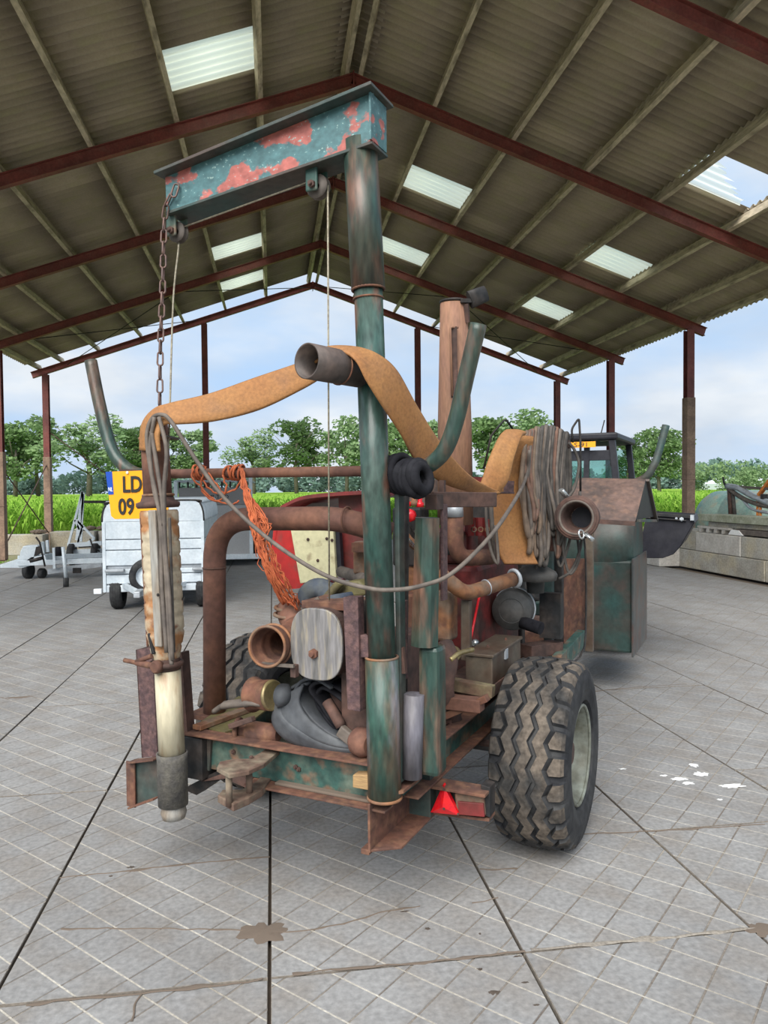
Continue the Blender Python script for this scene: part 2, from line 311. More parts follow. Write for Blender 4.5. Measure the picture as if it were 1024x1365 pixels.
# ================================================================ SETTING
XR, SL = 1.343, (8.0-5.08)/8.4
def zl(o): return 8.0-SL*abs(o)
def pl(o, dz=0): return V((XR+o, 0, zl(o)+dz))
YS = (8, 12, 16, 20, 24)
ceiling = empty('ceiling', kind='structure')
sn = V((0, 0, 1))
def ibeam(mb, a, b, w=.11, h=.19, t=.012):              # I section, top of the beam on the line a-b
    a = V(a); b = V(b); d = (b-a).normalized(); Y = V((0, 1, 0)) if abs(d.y) < .5 else V((1, 0, 0)); Z = Y.cross(d); Z = Z if Z.z > 0 or abs(d.z) > .9 else -Z
    c = (a+b)/2; ln = (b-a).length
    mb.box(c-Z*t/2, (w, t, ln), Y, Z, d); mb.box(c-Z*(h-t/2), (w, t, ln), Y, Z, d); mb.box(c-Z*h/2, (t, h-2*t-.002, ln), Y, Z, d)
for Y in YS:
    for s in (-1, 1):
        mb = MB(); a = pl(s*.012, .2); b = pl(s*8.42, .2); a.y = b.y = Y; ibeam(mb, a, b); mb.build('rafter', 'steel_red', ceiling)
    mb = MB(); mb.bb(XR-.01, XR+.01, Y-.075, Y+.075, 7.93, 8.22); mb.build('ridge_plate', 'steel_red', ceiling)
OFF = {1: (.13, 1.31, 2.6, 3.86, 5.12, 6.36, 7.5, 8.2), -1: (.13, 1.46, 2.71, 3.97, 5.25, 6.5, 7.55, 8.2)}
for s in (-1, 1):
    al = math.atan(SL)
    for o in OFF[s]:
        for y0, y1 in ((6.6, 15.98), (16.02, 24.25)):
            mb = MB(); c = pl(s*o, .205+.075); c.y = (y0+y1)/2
            mb.box(c, (.07, y1-y0, .15), (math.cos(al), 0, -s*math.sin(al)), (0, 1, 0)); mb.build('purlin', 'purlin_wood', ceiling)
# corrugated sheets, one mesh per row length, shared by every sheet of the row
SW, ROW0 = 1.02, 6.39
def sheet_mesh(name, ln, m, waves=6):
    mb = MB(); n = waves*8; vs = []; W = SW+.03
    for x in (0, ln):
        for i in range(n+1):
            z = .032*math.cos(2*PI*waves*i/n); vs += [(x, -.015+W*i/n, z), (x, -.015+W*i/n, z+.007)]
    q = 2*(n+1); fs = []
    for i in range(n):
        fs += [(2*i, 2*i+2, q+2*i+2, q+2*i), (2*i+1, q+2*i+1, q+2*i+3, 2*i+3), (2*i, 2*i+1, 2*i+3, 2*i+2), (q+2*i, q+2*i+2, q+2*i+3, q+2*i+1)]
    mb.add(vs, fs, 0, True); o = mb.build(name, m); me = o.data; bpy.data.objects.remove(o); return me
def broken_mesh():
    mb = MB(); W = SW+.03; n = 48; vs = []; fs = []; ln = 1.16
    def edge(i): u = i/n; return ln*min(1, max(.04, -.05+1.22*u+.09*math.sin(i*1.9)*(u < .8)+.06*math.sin(i*.7)))
    for i in range(n+1):
        z = .024*math.cos(2*PI*6*i/n); y = -.015+W*i/n
        for k in range(5): x = edge(i)*k/4; vs.append((x, y, z+.003))
    for i in range(n):
        if i/n < .10: continue
        for k in range(4): fs.append((i*5+k, i*5+k+1, (i+1)*5+k+1, (i+1)*5+k))
    mb.add(vs, fs, 0, True); o = mb.build('broken_skylight', 'skylight_plastic'); me = o.data; bpy.data.objects.remove(o); return me
SKYS = {(1, 1, 8), (1, 1, 12), (1, 4, 8), (1, 4, 12), (1, 4, 4), (-1, 1, 4), (-1, 1, 12), (-1, 1, 15)}
al = math.atan(SL); ca = math.cos(al)
for s in (-1, 1):
    bo = list(OFF[s]); bo[0] = 0.0; bo[-1] = 8.45
    bo = bo[:6]+[7.55, 8.5] if False else bo
    for r_ in range(len(bo)-1):
        ln = (bo[r_+1]-bo[r_])/ca+.05
        me = sheet_mesh('roofing_sheet', ln, 'roof_cement'); ms = sheet_mesh('skylight_sheet', ln, 'skylight_plastic', 6)
        for k in range(17):
            sk = (s, r_, k) in SKYS; br = (s, r_, k) == (1, 4, 4)
            o = bpy.data.objects.new('skylight_sheet' if sk else 'roofing_sheet', broken_mesh() if br else ms if sk else me); COL.objects.link(o); o.parent = ceiling
            c = pl(s*bo[r_], .395+.010*(len(bo)-r_)*.5+random.uniform(-.004, .004)); y = ROW0+SW*k
            X = V((s*ca, 0, -math.sin(al))); Y = V((0, s*1., 0)); Z = X.cross(Y)
            o.matrix_world = Matrix(((X.x, Y.x, Z.x, c.x), (X.y, Y.y, Z.y, y if s > 0 else y+SW), (X.z, Y.z, Z.z, c.z), (0, 0, 0, 1)))
            if sk: o['label'] = 'broken translucent sheet open to the sky' if br else 'translucent white corrugated sheet'
mb = MB(); 
for k in range(19):
    pass
mb.add([(XR-.3, 6.4, 8.33), (XR, 6.4, 8.45), (XR+.3, 6.4, 8.33), (XR-.3, 23.74, 8.33), (XR, 23.74, 8.45), (XR+.3, 23.74, 8.33)], [(0, 1, 4, 3), (1, 2, 5, 4)]); mb.build('ridge_cap', 'roof_cement', ceiling)
for a, b in (((-6.0, 20.1, 5.5), (-2.2, 23.9, 6.9)), ((-6.0, 23.9, 5.5), (-2.2, 20.1, 6.9)), ((8.6, 20.1, 5.5), (4.9, 23.9, 6.9)), ((8.6, 23.9, 5.5), (4.9, 20.1, 6.9)), ((4.9, 20.1, 6.85), (1.4, 23.9, 8.05)), ((-2.2, 20.1, 6.8), (1.3, 23.9, 8.0))):
    MB().tube([a, b], .012, 5).build('brace_rod', 'black_iron', ceiling)
# columns
def column(par, x, y, h, low=None, lowm='column_old'):
    mb = MB(); w_ = .17
    mb.bb(x-w_/2, x+w_/2, y-.09, y-.078, 0, h); mb.bb(x-w_/2, x+w_/2, y+.078, y+.09, 0, h); mb.bb(x-.006, x+.006, y-.078, y+.078, 0, h)
    o = mb.build('steel_column', 'steel_red', par)
    if low:
        m2 = MB(); m2.bb(x-w_/2-.015, x+w_/2+.015, y-.115, y+.115, 0.02, low); m2.bb(x-w_/2-.025, x+w_/2+.025, y-.125, y+.125, low*.5, low*.5+.03); m2.build('column_casing', lowm, o, bevel=.01)
wl = empty('wall_left', kind='structure'); wr = empty('wall_right', kind='structure'); wb = empty('wall_back', kind='structure')
for Y, lo in zip(YS, (None, None, 2.7, 2.7, 2.75)): column(wl, XR-8, Y, zl(8), lo, 'column_old')
for Y, lo in zip(YS, (None, 3.4, 3.7, 2.6, 2.4)): column(wr, XR+8, Y, zl(8), lo, 'column_old' if Y < 20 else 'rust_brown')
column(wb, -2.0, 24, zl(3.35)); column(wb, 4.67, 24, zl(3.33))
for a, b in (((XR-8, 24, 3.55), (-3.4, 24, 1.0)), ((XR-8, 20.1, 2.3), (XR-8, 23.9, .5)), ((XR-8, 23.9, 2.5), (XR-8, 20.1, .3))): MB().tube([a, b], .016, 6).build('brace_rod', 'rust_dark', wl)
# floor slabs: stamped diamond pads on a base, one shared mesh
SX, SY_ = .9176, 1.836
def clip(poly, ax_, lim, sgn):
    o = []
    for i in range(len(poly)):
        a, b = poly[i], poly[(i+1) % len(poly)]; da = sgn*(lim-a[ax_]); db = sgn*(lim-b[ax_])
        if da >= 0: o.append(a)
        if da*db < 0: t_ = da/(da-db); o.append((a[0]+(b[0]-a[0])*t_, a[1]+(b[1]-a[1])*t_))
    return o
def slab_mesh(ph):
    mb = MB(); g = .006; hx = SX-.010; hy = SY_-.012; mb.bb(.004, hx+.002, .004, hy+.002, -.06, -.0025, m=1)
    q = .1597/math.sqrt(2); e = q-.0062
    for i in range(-3, 16):
        for j in range(-22, 24):
            if (i+j) % 2: continue
            cx, cy = ph[0]+i*q, ph[1]+j*q
            p = [(cx-e, cy), (cx, cy-e), (cx+e, cy), (cx, cy+e)]
            for a_, l_, s_ in ((0, .006, -1), (0, hx, 1), (1, .006, -1), (1, hy, 1)):
                if p: p = clip(p, a_, l_, s_)
            if len(p) < 3: continue
            n = len(p); cxx = sum(a[0] for a in p)/n; cyy = sum(a[1] for a in p)/n; pe = [(a[0]+(a[0]-cxx)*.02, a[1]+(a[1]-cyy)*.02) for a in p]
            mb.add([(a[0], a[1], 0) for a in p]+[(a[0], a[1], -.004) for a in pe], [tuple(range(n))]+[(k, n+k, n+(k+1) % n, (k+1) % n) for k in range(n)])
    for j in range(-30, 40, 2):                            # pale strips along one of the two groove directions
        c_ = ph[0]+ph[1]+(j+1)*q; w2 = .0048
        p = [(-1, c_+1-w2), (-1, c_+1+w2), (2, c_-2+w2), (2, c_-2-w2)]
        for a_, l_, s_ in ((0, .005, -1), (0, hx, 1), (1, .005, -1), (1, hy, 1)):
            if p: p = clip(p, a_, l_, s_)
        if len(p) >= 3: mb.add([(a[0], a[1], -.0012) for a in p], [tuple(range(len(p)))], 2)
    o = mb.build('paving_slab', ['concrete', 'groove_dirt', 'groove_light']); me = o.data; bpy.data.objects.remove(o); return me
slabs = [slab_mesh((.05, .03)), slab_mesh((.09, .07)), slab_mesh((.02, .10))]
floor = MB().bb(-6.6, 9.55, -3, 25.2, -.2, -.045).build('floor', 'soil', kind='structure')
YO = {0: .79, 1: .79, 2: .79, -1: .79, 3: -.2, 4: .47, 5: 1.39}
for k in range(-6, 10):
    x0 = -.947+SX*(k+1)-SX; y0 = YO.get(k-0, random.uniform(0, 1.8))-SY_*2
    for j in range(15):
        o = bpy.data.objects.new('paving_slab', random.choice(slabs)); COL.objects.link(o); o.parent = floor; o.location = (x0, y0+j*SY_, random.uniform(-.0015, .0015)); o.rotation_euler = (0, random.uniform(-.001, .001), 0)
# dirt in the joints, cracks across slabs, spills
def strip(pts, w_, m, name, z=.0006):
    P = cr([(*p, 0) for p in pts], 10); mb = MB(); vs = []
    for i, p in enumerate(P):
        t = (P[min(i+1, len(P)-1)]-P[max(i-1, 0)]).normalized(); n = V((-t.y, t.x, 0)); a = w_*(.3+.9*noise.noise(p*9+V((3, 1, 0)))**2*4+.3); j = noise.noise(p*14)*.012
        vs += [p+n*(a/2+j)+V((0, 0, z)), p+n*j+V((0, 0, z+.003)), p-n*(a/2-j)+V((0, 0, z))]
    mb.add(vs, [(3*i+k, 3*i+k+1, 3*i+4+k, 3*i+3+k) for i in range(len(P)-1) for k in (0, 1)], 0, True); mb.build(name, m, floor)
def g2(x, y): p = WZ(x, y); return (p.x, p.y)
for c in (((82, 1238), (200, 1238), (300, 1240), (355, 1241)), ((355, 1243), (430, 1238), (520, 1214), (560, 1208)), ((35, 1340), (130, 1330), (250, 1318), (350, 1305)), ((80, 1170), (160, 1162), (270, 1150), (360, 1142)),
          ((390, 1300), (430, 1294), (580, 1282), (700, 1268)), ((630, 1205), (665, 1198)), ((190, 1325), (180, 1345), (172, 1362)), ((790, 922), (840, 917), (915, 912)), ((700, 1115), (780, 1112), (865, 1108), (1020, 1099)), ((640, 1160), (690, 1158))):
    strip([g2(*p) for p in c], .011, 'soil', 'floor_crack')
strip([g2(708, 1266), g2(800, 1258), g2(900, 1249), g2(1010, 1237)], .02, 'groove_dirt', 'floor_crack')
def blob(cx, cy, rx, ry, m, name, h=.006, sd_=0, n=28):
    mb = MB(); vs = [(cx, cy, h)]
    for k in range(n):
        q = 2*PI*k/n; r1 = 1+.6*noise.noise(V((math.cos(q)*2.2+sd_, math.sin(q)*2.2, sd_*2.1)))+.25*noise.noise(V((math.cos(q)*7+sd_, math.sin(q)*7, sd_))); vs.append((cx+rx*r1*math.cos(q), cy+ry*r1*math.sin(q), .0008))
    mb.add(vs, [(0, k+1, (k+1) % n+1) for k in range(n)], 0, True); mb.build(name, m, floor)
x_, y_ = g2(352, 1243); blob(x_, y_, .10, .07, 'soil', 'dirt_patch', .009, 3)
x_, y_ = g2(1015, 1240); blob(x_, y_, .05, .05, 'soil', 'dirt_patch', .006, 5)
for i, (a, b, rx, ry) in enumerate(((658, 1323, .022, .012), (570, 1238, .014, .01), (540, 1215, .02, .006), (640, 1245, .006, .01), (700, 1310, .014, .006), (715, 1340, .012, .006), (690, 1275, .02, .005), (175, 1156, .018, .01), (148, 1168, .01, .006), (22, 930, .25, .06), (640, 1292, .01, .008))):
    x_, y_ = g2(a, b); blob(x_, y_, rx, ry, 'oil_stain' if i != 9 else 'soil', 'floor_stain', .0018, i*1.7)
for i, (a, b, rx, ry) in enumerate(((925, 1020, .035, .03), (935, 1032, .05, .035), (905, 1038, .06, .025), (976, 1048, .08, .03), (885, 1034, .03, .012), (918, 1044, .05, .02), (960, 1066, .02, .01), (830, 1025, .03, .01))):
    x_, y_ = g2(a, b); blob(x_, y_, rx*.8, ry, 'white_spill', 'white_spill', .0016, i*2.3)
# ground outside
MB().bb(-300, 400, -60, 600, -.5, -.21).build('field_ground', 'grass', kind='structure')
rg = MB(); n = 0
for i in range(9000):
    x = random.choice((random.uniform(-12, -6.7), random.uniform(-12, -6.7), random.uniform(9.6, 14), random.uniform(-12, 14))); y = random.uniform(8, 25.4) if not (-6.7 < x < 9.6) else random.uniform(25.2, 26)
    h = random.uniform(.12, .32); q = random.uniform(0, PI); c, s_ = math.cos(q)*.015, math.sin(q)*.015; lx, ly = random.uniform(-.08, .08), random.uniform(-.08, .08)
    if -7.9 < x < -2 and y > 21.2: continue
    rg.add([(x-c, y-s_, -.21), (x+c, y+s_, -.21), (x+lx, y+ly, h-.2)], [(0, 1, 2)])
tag(rg.build('rough_grass', 'corn_leaf'), 'rough green grass along the edges of the shed floor', 'grass', kind='stuff')
# ================================================================ FIELD, TREES
def corn():
    vs = []; fs = []
    def plant(x, y, h, nl):
        q0 = random.uniform(0, PI)
        n0 = len(vs); vs.extend([(x-.012, y, -.2), (x+.012, y, -.2), (x, y, h*.92)]); fs.append((n0, n0+1, n0+2))
        for k in range(nl):
            z0 = h*(.22+.7*k/nl); q = q0+(k % 2)*PI+random.uniform(-.5, .5); l = random.uniform(.45, .75)*(1-.25*k/nl); dx, dy = math.cos(q), math.sin(q); wx, wy = -dy*.04, dx*.04
            up = random.uniform(.28, .5); a = (x+dx*l*.4, y+dy*l*.4, z0+up*.75); b = (x+dx*l*.75, y+dy*l*.75, z0+up*random.uniform(.7, 1)); c = (x+dx*l, y+dy*l, z0+up*random.uniform(.1, .6)); n0 = len(vs)
            vs.extend([(x, y, z0), (a[0]-wx, a[1]-wy, a[2]), (a[0]+wx, a[1]+wy, a[2]), (b[0]-wx*.8, b[1]-wy*.8, b[2]), (b[0]+wx*.8, b[1]+wy*.8, b[2]), c])
            fs.extend([(n0, n0+1, n0+2), (n0+1, n0+3, n0+4, n0+2), (n0+3, n0+5, n0+4)])
    for r_ in range(9):
        y = 26.2+r_*.7; x = -17.
        while x < 36:
            if not (-.5 < x < 2 and r_ > 3): plant(x+random.uniform(-.05, .05), y+random.uniform(-.08, .08), random.uniform(1.0, 1.22), 9 if r_ < 5 else 6)
            x += .21 if r_ < 5 else .3
    for r_ in range(7):
        x = 12.4+r_*.75; y = 15.
        while y < 26: plant(x, y, random.uniform(1.0, 1.2), 9 if r_ < 4 else 6); y += .24
    for i in range(5200):
        y = 33+(random.random()**1.6)*75; x = random.uniform(-.45*y-8, .75*y+14); plant(x, y, random.uniform(1.02, 1.25), 4)
    n0 = len(vs); nx, ny = 60, 40                        # closed top of the crop farther back
    for j in range(ny+1):
        for i in range(nx+1): x = -150+450*i/nx; y = 34+185*(j/ny)**1.5; vs.append((x, y, 1.0+.12*noise.noise(V((x*.4, y*.4, 0)))))
    for j in range(ny):
        for i in range(nx): a = n0+j*(nx+1)+i; fs.append((a, a+1, a+nx+2, a+nx+1))
    me = bpy.data.meshes.new('corn'); me.from_pydata(vs, [], fs); me.materials.append(MATS['corn_leaf']); o = bpy.data.objects.new('maize_crop', me); COL.objects.link(o)
    tag(o, 'bright green maize standing in the field behind the shed', 'maize', kind='stuff')
corn()
def crown(n, R, H, z0, leaf, m, nb=24, name='foliage'):
    vs = []; fs = []; B = []
    for i in range(nb):
        q = random.uniform(0, 2*PI); u = random.random(); rr = R*math.sqrt(random.random())*.8; z = z0+H*(.12+.8*u); rr *= math.sin(PI*(.15+.75*u))**.6
        B.append((rr*math.cos(q), rr*math.sin(q), z, random.uniform(.26, .5)*R))
    for i in range(n):
        bx, by, bz, br = random.choice(B); d = V((random.gauss(0, 1), random.gauss(0, 1), random.gauss(0, 1))).normalized()*br*random.uniform(.6, 1.05); d.z *= .8
        p = V((bx, by, bz))+d; a = V((random.gauss(0, 1), random.gauss(0, 1), random.gauss(0, 1))).normalized(); b = a.orthogonal().normalized(); l = leaf*random.uniform(.6, 1.3); n0 = len(vs)
        vs.extend([p-a*l*.5, p+b*l*.35, p+a*l*.5, p-b*l*.35]); fs.append((n0, n0+1, n0+2, n0+3))
    me = bpy.data.meshes.new(name); me.from_pydata([tuple(v) for v in vs], [], fs); me.materials.append(MATS[m]); return me
def trunk(h, r, R):
    mb = MB(); mb.tube([(0, 0, -.3), (.02*h, 0, h*.4), (0, .02*h, h*.8)], [r, r*.75, r*.35], 8)
    for i in range(7): q = i*2.4; z = h*(.33+.06*i); mb.tube([(0, 0, z), (math.cos(q)*R*.35, math.sin(q)*R*.35, z+R*.3), (math.cos(q)*R*.65, math.sin(q)*R*.65, z+R*.7)], [r*.4, r*.25, r*.1], 5)
    o = mb.build('trunk', 'bark'); me = o.data; bpy.data.objects.remove(o); return me
V1 = [(crown(4200, 5.2, 11, 4.2, .62, 'tree_leaf'), trunk(13, .38, 5)), (crown(3600, 4.4, 10, 4.6, .6, 'tree_leaf'), trunk(13, .33, 4.5)), (crown(2600, 4.8, 9.5, 5.0, .6, 'tree_leaf_pale', 20), trunk(13, .35, 5)), (crown(2400, 3.6, 8, 6, .55, 'tree_leaf_pale', 12), trunk(13, .28, 4))]
def tree(px, ytop, dist, var, label, w_=1, group=None):
    b = D(px, 652, dist); b.z = -.21; top = D(px, ytop, dist).z; s_ = (top+.2)/[15.0, 14.4, 14.2, 13.6][var]
    e = empty('broadleaf_tree', b, random.uniform(0, 6), label, 'tree', group); e.scale = (s_*w_*1.5, s_*w_*1.5, s_)
    for nm, me in zip(('foliage', 'trunk'), V1[var]): o = bpy.data.objects.new(nm, me); COL.objects.link(o); o.parent = e
TR = [(20, 566, 118, 0, 'dark green tree at the left edge, beside the leftmost column', .9), (52, 560, 122, 3, 'slim tree standing just left of the second column', .9), (118, 554, 105, 2, 'open crowned tree with a pale trunk behind the galvanised boat trailer', 1.0),
      (178, 568, 135, 1, 'tree behind the bent green bar above the number plate', .85), (222, 572, 138, 0, 'tree rising behind the rusty top of the suction pipe', .8), (262, 578, 140, 3, 'thin tree right behind the gable post on the left', .9),
      (338, 574, 142, 2, 'round tree, first one right of the left gable post', .8), (396, 558, 138, 1, 'full tree left of the hanging wire rope', .85), (462, 560, 138, 2, 'pale tree just left of the green mast', .8),
      (522, 562, 138, 1, 'tree seen just right of the green mast', .8), (574, 566, 140, 3, 'small tree in the gap under the right gable post', .9), (660, 556, 130, 1, 'tree right of the rusty exhaust stack', .9), (706, 552, 128, 2, 'light green tree above the hose reel', .95),
      (838, 582, 112, 1, 'leafy tree left half of the pair beside the tractor cab', .85), (880, 574, 108, 0, 'large leafy tree beside the brown right hand column', .85)]
for t_ in TR: tree(t_[0], t_[1], t_[2], t_[3], t_[4], t_[5])
F1 = [(crown(700, 6, 9, 0, 1.3, 'hazed_leaf', 16), None), (crown(700, 5, 8, 0, 1.3, 'hazed_leaf', 12), None)]
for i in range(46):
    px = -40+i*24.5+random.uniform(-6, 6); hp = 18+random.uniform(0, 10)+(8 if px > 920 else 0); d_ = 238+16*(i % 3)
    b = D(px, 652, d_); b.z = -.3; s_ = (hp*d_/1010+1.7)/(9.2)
    e = empty('distant_tree', b, random.uniform(0, 6), 'one of the hazy blue green trees in the wood along the horizon', 'tree', 'distant wood on the horizon'); e.scale = (1.2, 1.0, s_*1.15)
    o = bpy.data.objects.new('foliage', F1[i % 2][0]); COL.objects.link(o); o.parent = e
for i, (px, yt, d_, lb) in enumerate(((940, 624, 120, 'low bushy tree right of the brown column'), (975, 620, 125, 'bushy tree above the faded green tank'), (1012, 622, 128, 'bushy tree at the right edge of the view'))):
    b = D(px, 652, d_); b.z = -.3; s_ = ((652-yt)*d_/1010+1.9)/9.0
    e = empty('bushy_tree', b, i, lb, 'tree'); e.scale = (.62, .62, s_); o = bpy.data.objects.new('foliage', crown(1500, 6, 9, 0, .8, 'tree_leaf_pale', 16)); COL.objects.link(o); o.parent = e
gh = empty('greenhouse', D(1010, 648, 150), 0, 'long low white greenhouse far behind the faded tank', 'greenhouse'); gh.location.z = 0
mb = MB(); mb.bb(-7, 20, 0, 8, -.2, 2.2); mb.build('glass_wall', 'greenhouse_white', gh)
for k in range(4): MB().prism([(-7+k*6.75, 0, 2.2), (-7+k*6.75+3.37, 0, 3.4), (-7+k*6.75+6.7, 0, 2.2)], (0, 8, 0)).build('roof_bay', 'greenhouse_white', gh)
# ================================================================ THE PUMP TRAILER (local frame: x across to the right, y forward, z up)
T = empty('pump_trailer', MO, -MYAW, 'two wheeled rusty green pump trailer with tall crane mast, diesel engine and knobbly tyres', 'trailer')
def top(mb, name, mats, label, cat, group=None, bevel=0, kind=None):   # a thing on its own, measured in the trailer's frame
    o = mb.build(name, mats, None, bevel); o.location = MO; o.rotation_euler = (0, 0, -MYAW); return tag(o, label, cat, group, kind)
def ring(mb, c, axis, R, r, n=28, m=0):
    axis = V(axis).normalized(); a = axis.orthogonal().normalized(); b = axis.cross(a); c = V(c)
    return mb.tube([c+(a*math.cos(2*PI*k/n)+b*math.sin(2*PI*k/n))*R for k in range(n)], r, 8, m=m, close=True)
def bolt(mb, c, axis, r=.012, h=.01, m=0):
    c = V(c); mb.tube([c, c+V(axis).normalized()*h], r, 6, m=m, sm=False); mb.tube([c, c+V(axis).normalized()*h*2], r*.5, 8, m=m)
# --- mast
m0, m1, m2, m3 = at(513, 1064), at(509, 876), at(491, 386), at(480, 190)
MB().tube([m1, m2], .054, 32).build('mast', 'green_paint', T)
o = MB().tube([m0, m1], .064, 32).build('mast_sleeve', 'sleeve_green', T)
mb = MB(); ring(mb, m1, m1-m0, .061, .005); ring(mb, m0+V((0, 0, .004)), m1-m0, .062, .007); mb.build('weld_seam', 'rust_orange', o)
o = MB().tube([m2, m3], .064, 32).build('mast_head', 'green_rusty', T)
mb = MB(); ring(mb, m2, m3-m2, .060, .005); ring(mb, m2+V((0, 0, -.035)), m3-m2, .055, .004); mb.build('weld_seam', 'rust', o)
MB().bar(at(532, 640, .075), at(536, 1040, .075), .02, .05, up=(0, 1, 0)).build('mast_stiffener', 'green_dark', T, .003)
# --- arm: I section seen from below, with peeling paint
A = [at(220, 236, -.055), at(497, 123, -.055), at(497, 189, -.055), at(222, 284, -.055)]
MB().prism(A, (0, .012, 0)).build('crane_arm', 'arm_paint', T, .002)
d = (A[1]-A[0]).normalized(); up_ = d.cross(V((0, 1, 0))); up_ = up_ if up_.z > 0 else -up_
mb = MB(); a = at(209, 233, -.1); b = at(490, 119, -.1); cc = (A[0]+A[1])/2; mb.box(cc+V((0, .045, .006)), ((a-b).length+.03, .19, .013), d, (0, 1, 0)); mb.build('top_flange', 'green_dark', T, .002)
d2 = (A[2]-A[3]).normalized(); mb = MB(); mb.box((A[2]+A[3])/2+V((0, .06, -.003)), ((A[2]-A[3]).length, .135, .012), d2, (0, 1, 0)); mb.build('bottom_flange', 'green_dark', T, .002)
mb = MB(); mb.box((A[1]+A[2])/2+V((-.004, .05, 0)), (.008, .13, (A[1]-A[2]).length*.95), (1, 0, 0), (0, 1, 0)); mb.build('end_plate', 'arm_paint', T)
for i, (cx, cy, r_, by0, by1) in enumerate(((420, 249, .046, 214, 258), (233, 305, .043, 281, 318))):
    y0 = -.03; c = at(cx, cy, .0); a = at(cx-4, by0, y0); b = at(cx-5, by1-3, y0)
    mb = MB(); mb.box((a+b)/2, (.052, .012, (a-b).length), (1, 0, 0), (0, 1, 0)); mb.box((a+b)/2+V((.01, .06, 0)), (.05, .012, (a-b).length), (1, 0, 0), (0, 1, 0)); o = mb.build('pulley_bracket', 'green_beam', T, .006)
    c = V(((a+b)/2)+V((.012, .03, -(a-b).length*.30)))
    mb = MB(); mb._lathe(c, V((0, 1, 0)), [(-.014, .012), (-.014, r_), (-.010, r_), (0, r_-.012), (.010, r_), (.014, r_), (.014, .012)], 28, 0); mb.build('pulley_wheel', 'cable_grey', o)
    mb = MB(); bolt(mb, c+V((-.006, -.036, .0)), (0, -1, 0), .015, .012); mb.build('pulley_bolt', 'rust_dark', o)
    PW = (c, r_) if i == 0 else PW; PX = (c, r_) if i == 1 else None
# --- rear cross beam: channel open to the rear
a, b = at(262, 984), at(503, 1017); zt = .652; zb = .497
mb = MB(); mb.bb(a.x, .02, .03, .04, zb, zt); mb.build('rear_beam', 'green_beam', T, .002)
mb = MB(); mb.bb(a.x, .02, -.035, .045, zt, zt+.009); mb.bb(a.x+.28, .02, -.045, .03, zb-.009, zb); mb.build('beam_flange', 'rust', T, .002)
mb = MB(); mb.bb(-.50, -.06, -.005, .03, zb, zb+.012); mb.build('beam_dirt', 'soil', T, .004)
mb = MB()
for px, py in ((276, 1000), (312, 1002), (395, 1022), (399, 1025)): bolt(mb, at(px, py, .03), (0, -1, 0), .010, .008)
mb.build('beam_bolt', 'rust_dark', T)
for px0, px1, py0, py1 in ((277, 296, 985, 1028),): mb = MB(); mb.prism([at(px0-2, py0, .015), at(px0+4, py0+1, .015), at(px0+2, py1, .015), at(px0-4, py1-3, .015)], (0, .012, 0)); mb.build('web_plate', 'green_dark', T)
MB().bb(-.99, -.86, -.02, .12, .46, .64).build('end_box', 'black_iron', T, .004)
MB().bar((-.975, .03, .648), (-.62, .03, .648), .09, .012).build('corner_plate', 'rust', T, .002)
MB().prism([at(243, 1052, .02), at(285, 1030, .02), at(300, 1034, .02), at(262, 1060, .02)], (0, .06, 0)).build('lower_gusset', 'black_iron', T)
MB().prism([at(268, 1042, .0), at(306, 1028, .0), at(332, 1040, .0), at(327, 1050, .0), at(300, 1038, .0)], (0, .05, 0)).build('lower_gusset', 'rust_dark', T)
tag(MB().prism([at(470, 1033, -.035), at(492, 1033, -.035), at(492, 1054, -.035), at(470, 1050, -.035)], (0, .05, 0)).build('wooden_wedge', 'wood_block', T, .004), 'pale wooden block on the beam')
# --- side rails and cross members
def channel(mb, x0, x1, y0, y1, z0, z1, side):         # C channel along y, its web on the side given
    t_ = .009; xw = x0 if side < 0 else x1-t_
    mb.bb(xw, xw+t_, y0, y1, z0, z1, 0); mb.bb(x0, x1, y0, y1, z1-t_, z1, 1); mb.bb(x0, x1, y0, y1, z0, z0+t_, 1)
for x0, x1, s in ((.015, .085, 1), (-.99, -.92, -1)):
    mb = MB(); channel(mb, x0, x1, .05 if s < 0 else .12, 3.6, .49, .64, -1); mb.build('side_rail', ['green_beam', 'rust'], T, .002)
for y0, z0, z1, m_ in ((.62, .60, .68, 'rust'), (1.0, .63, .72, 'rust_brown'), (1.32, .63, .74, 'rust'), (2.1, .52, .64, 'rust'), (2.9, .52, .64, 'rust'), (3.55, .50, .64, 'rust_dark')):
    MB().bb(-.92, .03, y0, y0+.09, z0, z1).build('cross_member', m_, T, .004)
MB().bb(-.99, .13, 1.0, 1.1, .40, .49).build('axle_beam', 'black_iron', T, .005)
MB().tube([(-1.35, 1.03, .44), (.42, 1.03, .44)], .035, 16).build('axle_shaft', 'rust_dark', T)
for px, py, y_, l in ((612, 940, .85, .3),): MB().bar(at(575, 962, .6), at(650, 930, .6), .05, .03).build('foot_board', 'rust', T, .003)
# drawbar far in front
MB().bar((-.9, 3.6, .57), (-.45, 5.0, .55), .09, .11).build('drawbar', 'green_dark', T, .004); MB().bar((0, 3.6, .57), (-.42, 5.0, .55), .09, .11).build('drawbar', 'green_dark', T, .004)
ring(MB(), (-.44, 5.08, .55), (0, 0, 1), .05, .02).build('towing_eye', 'rust_dark', T)
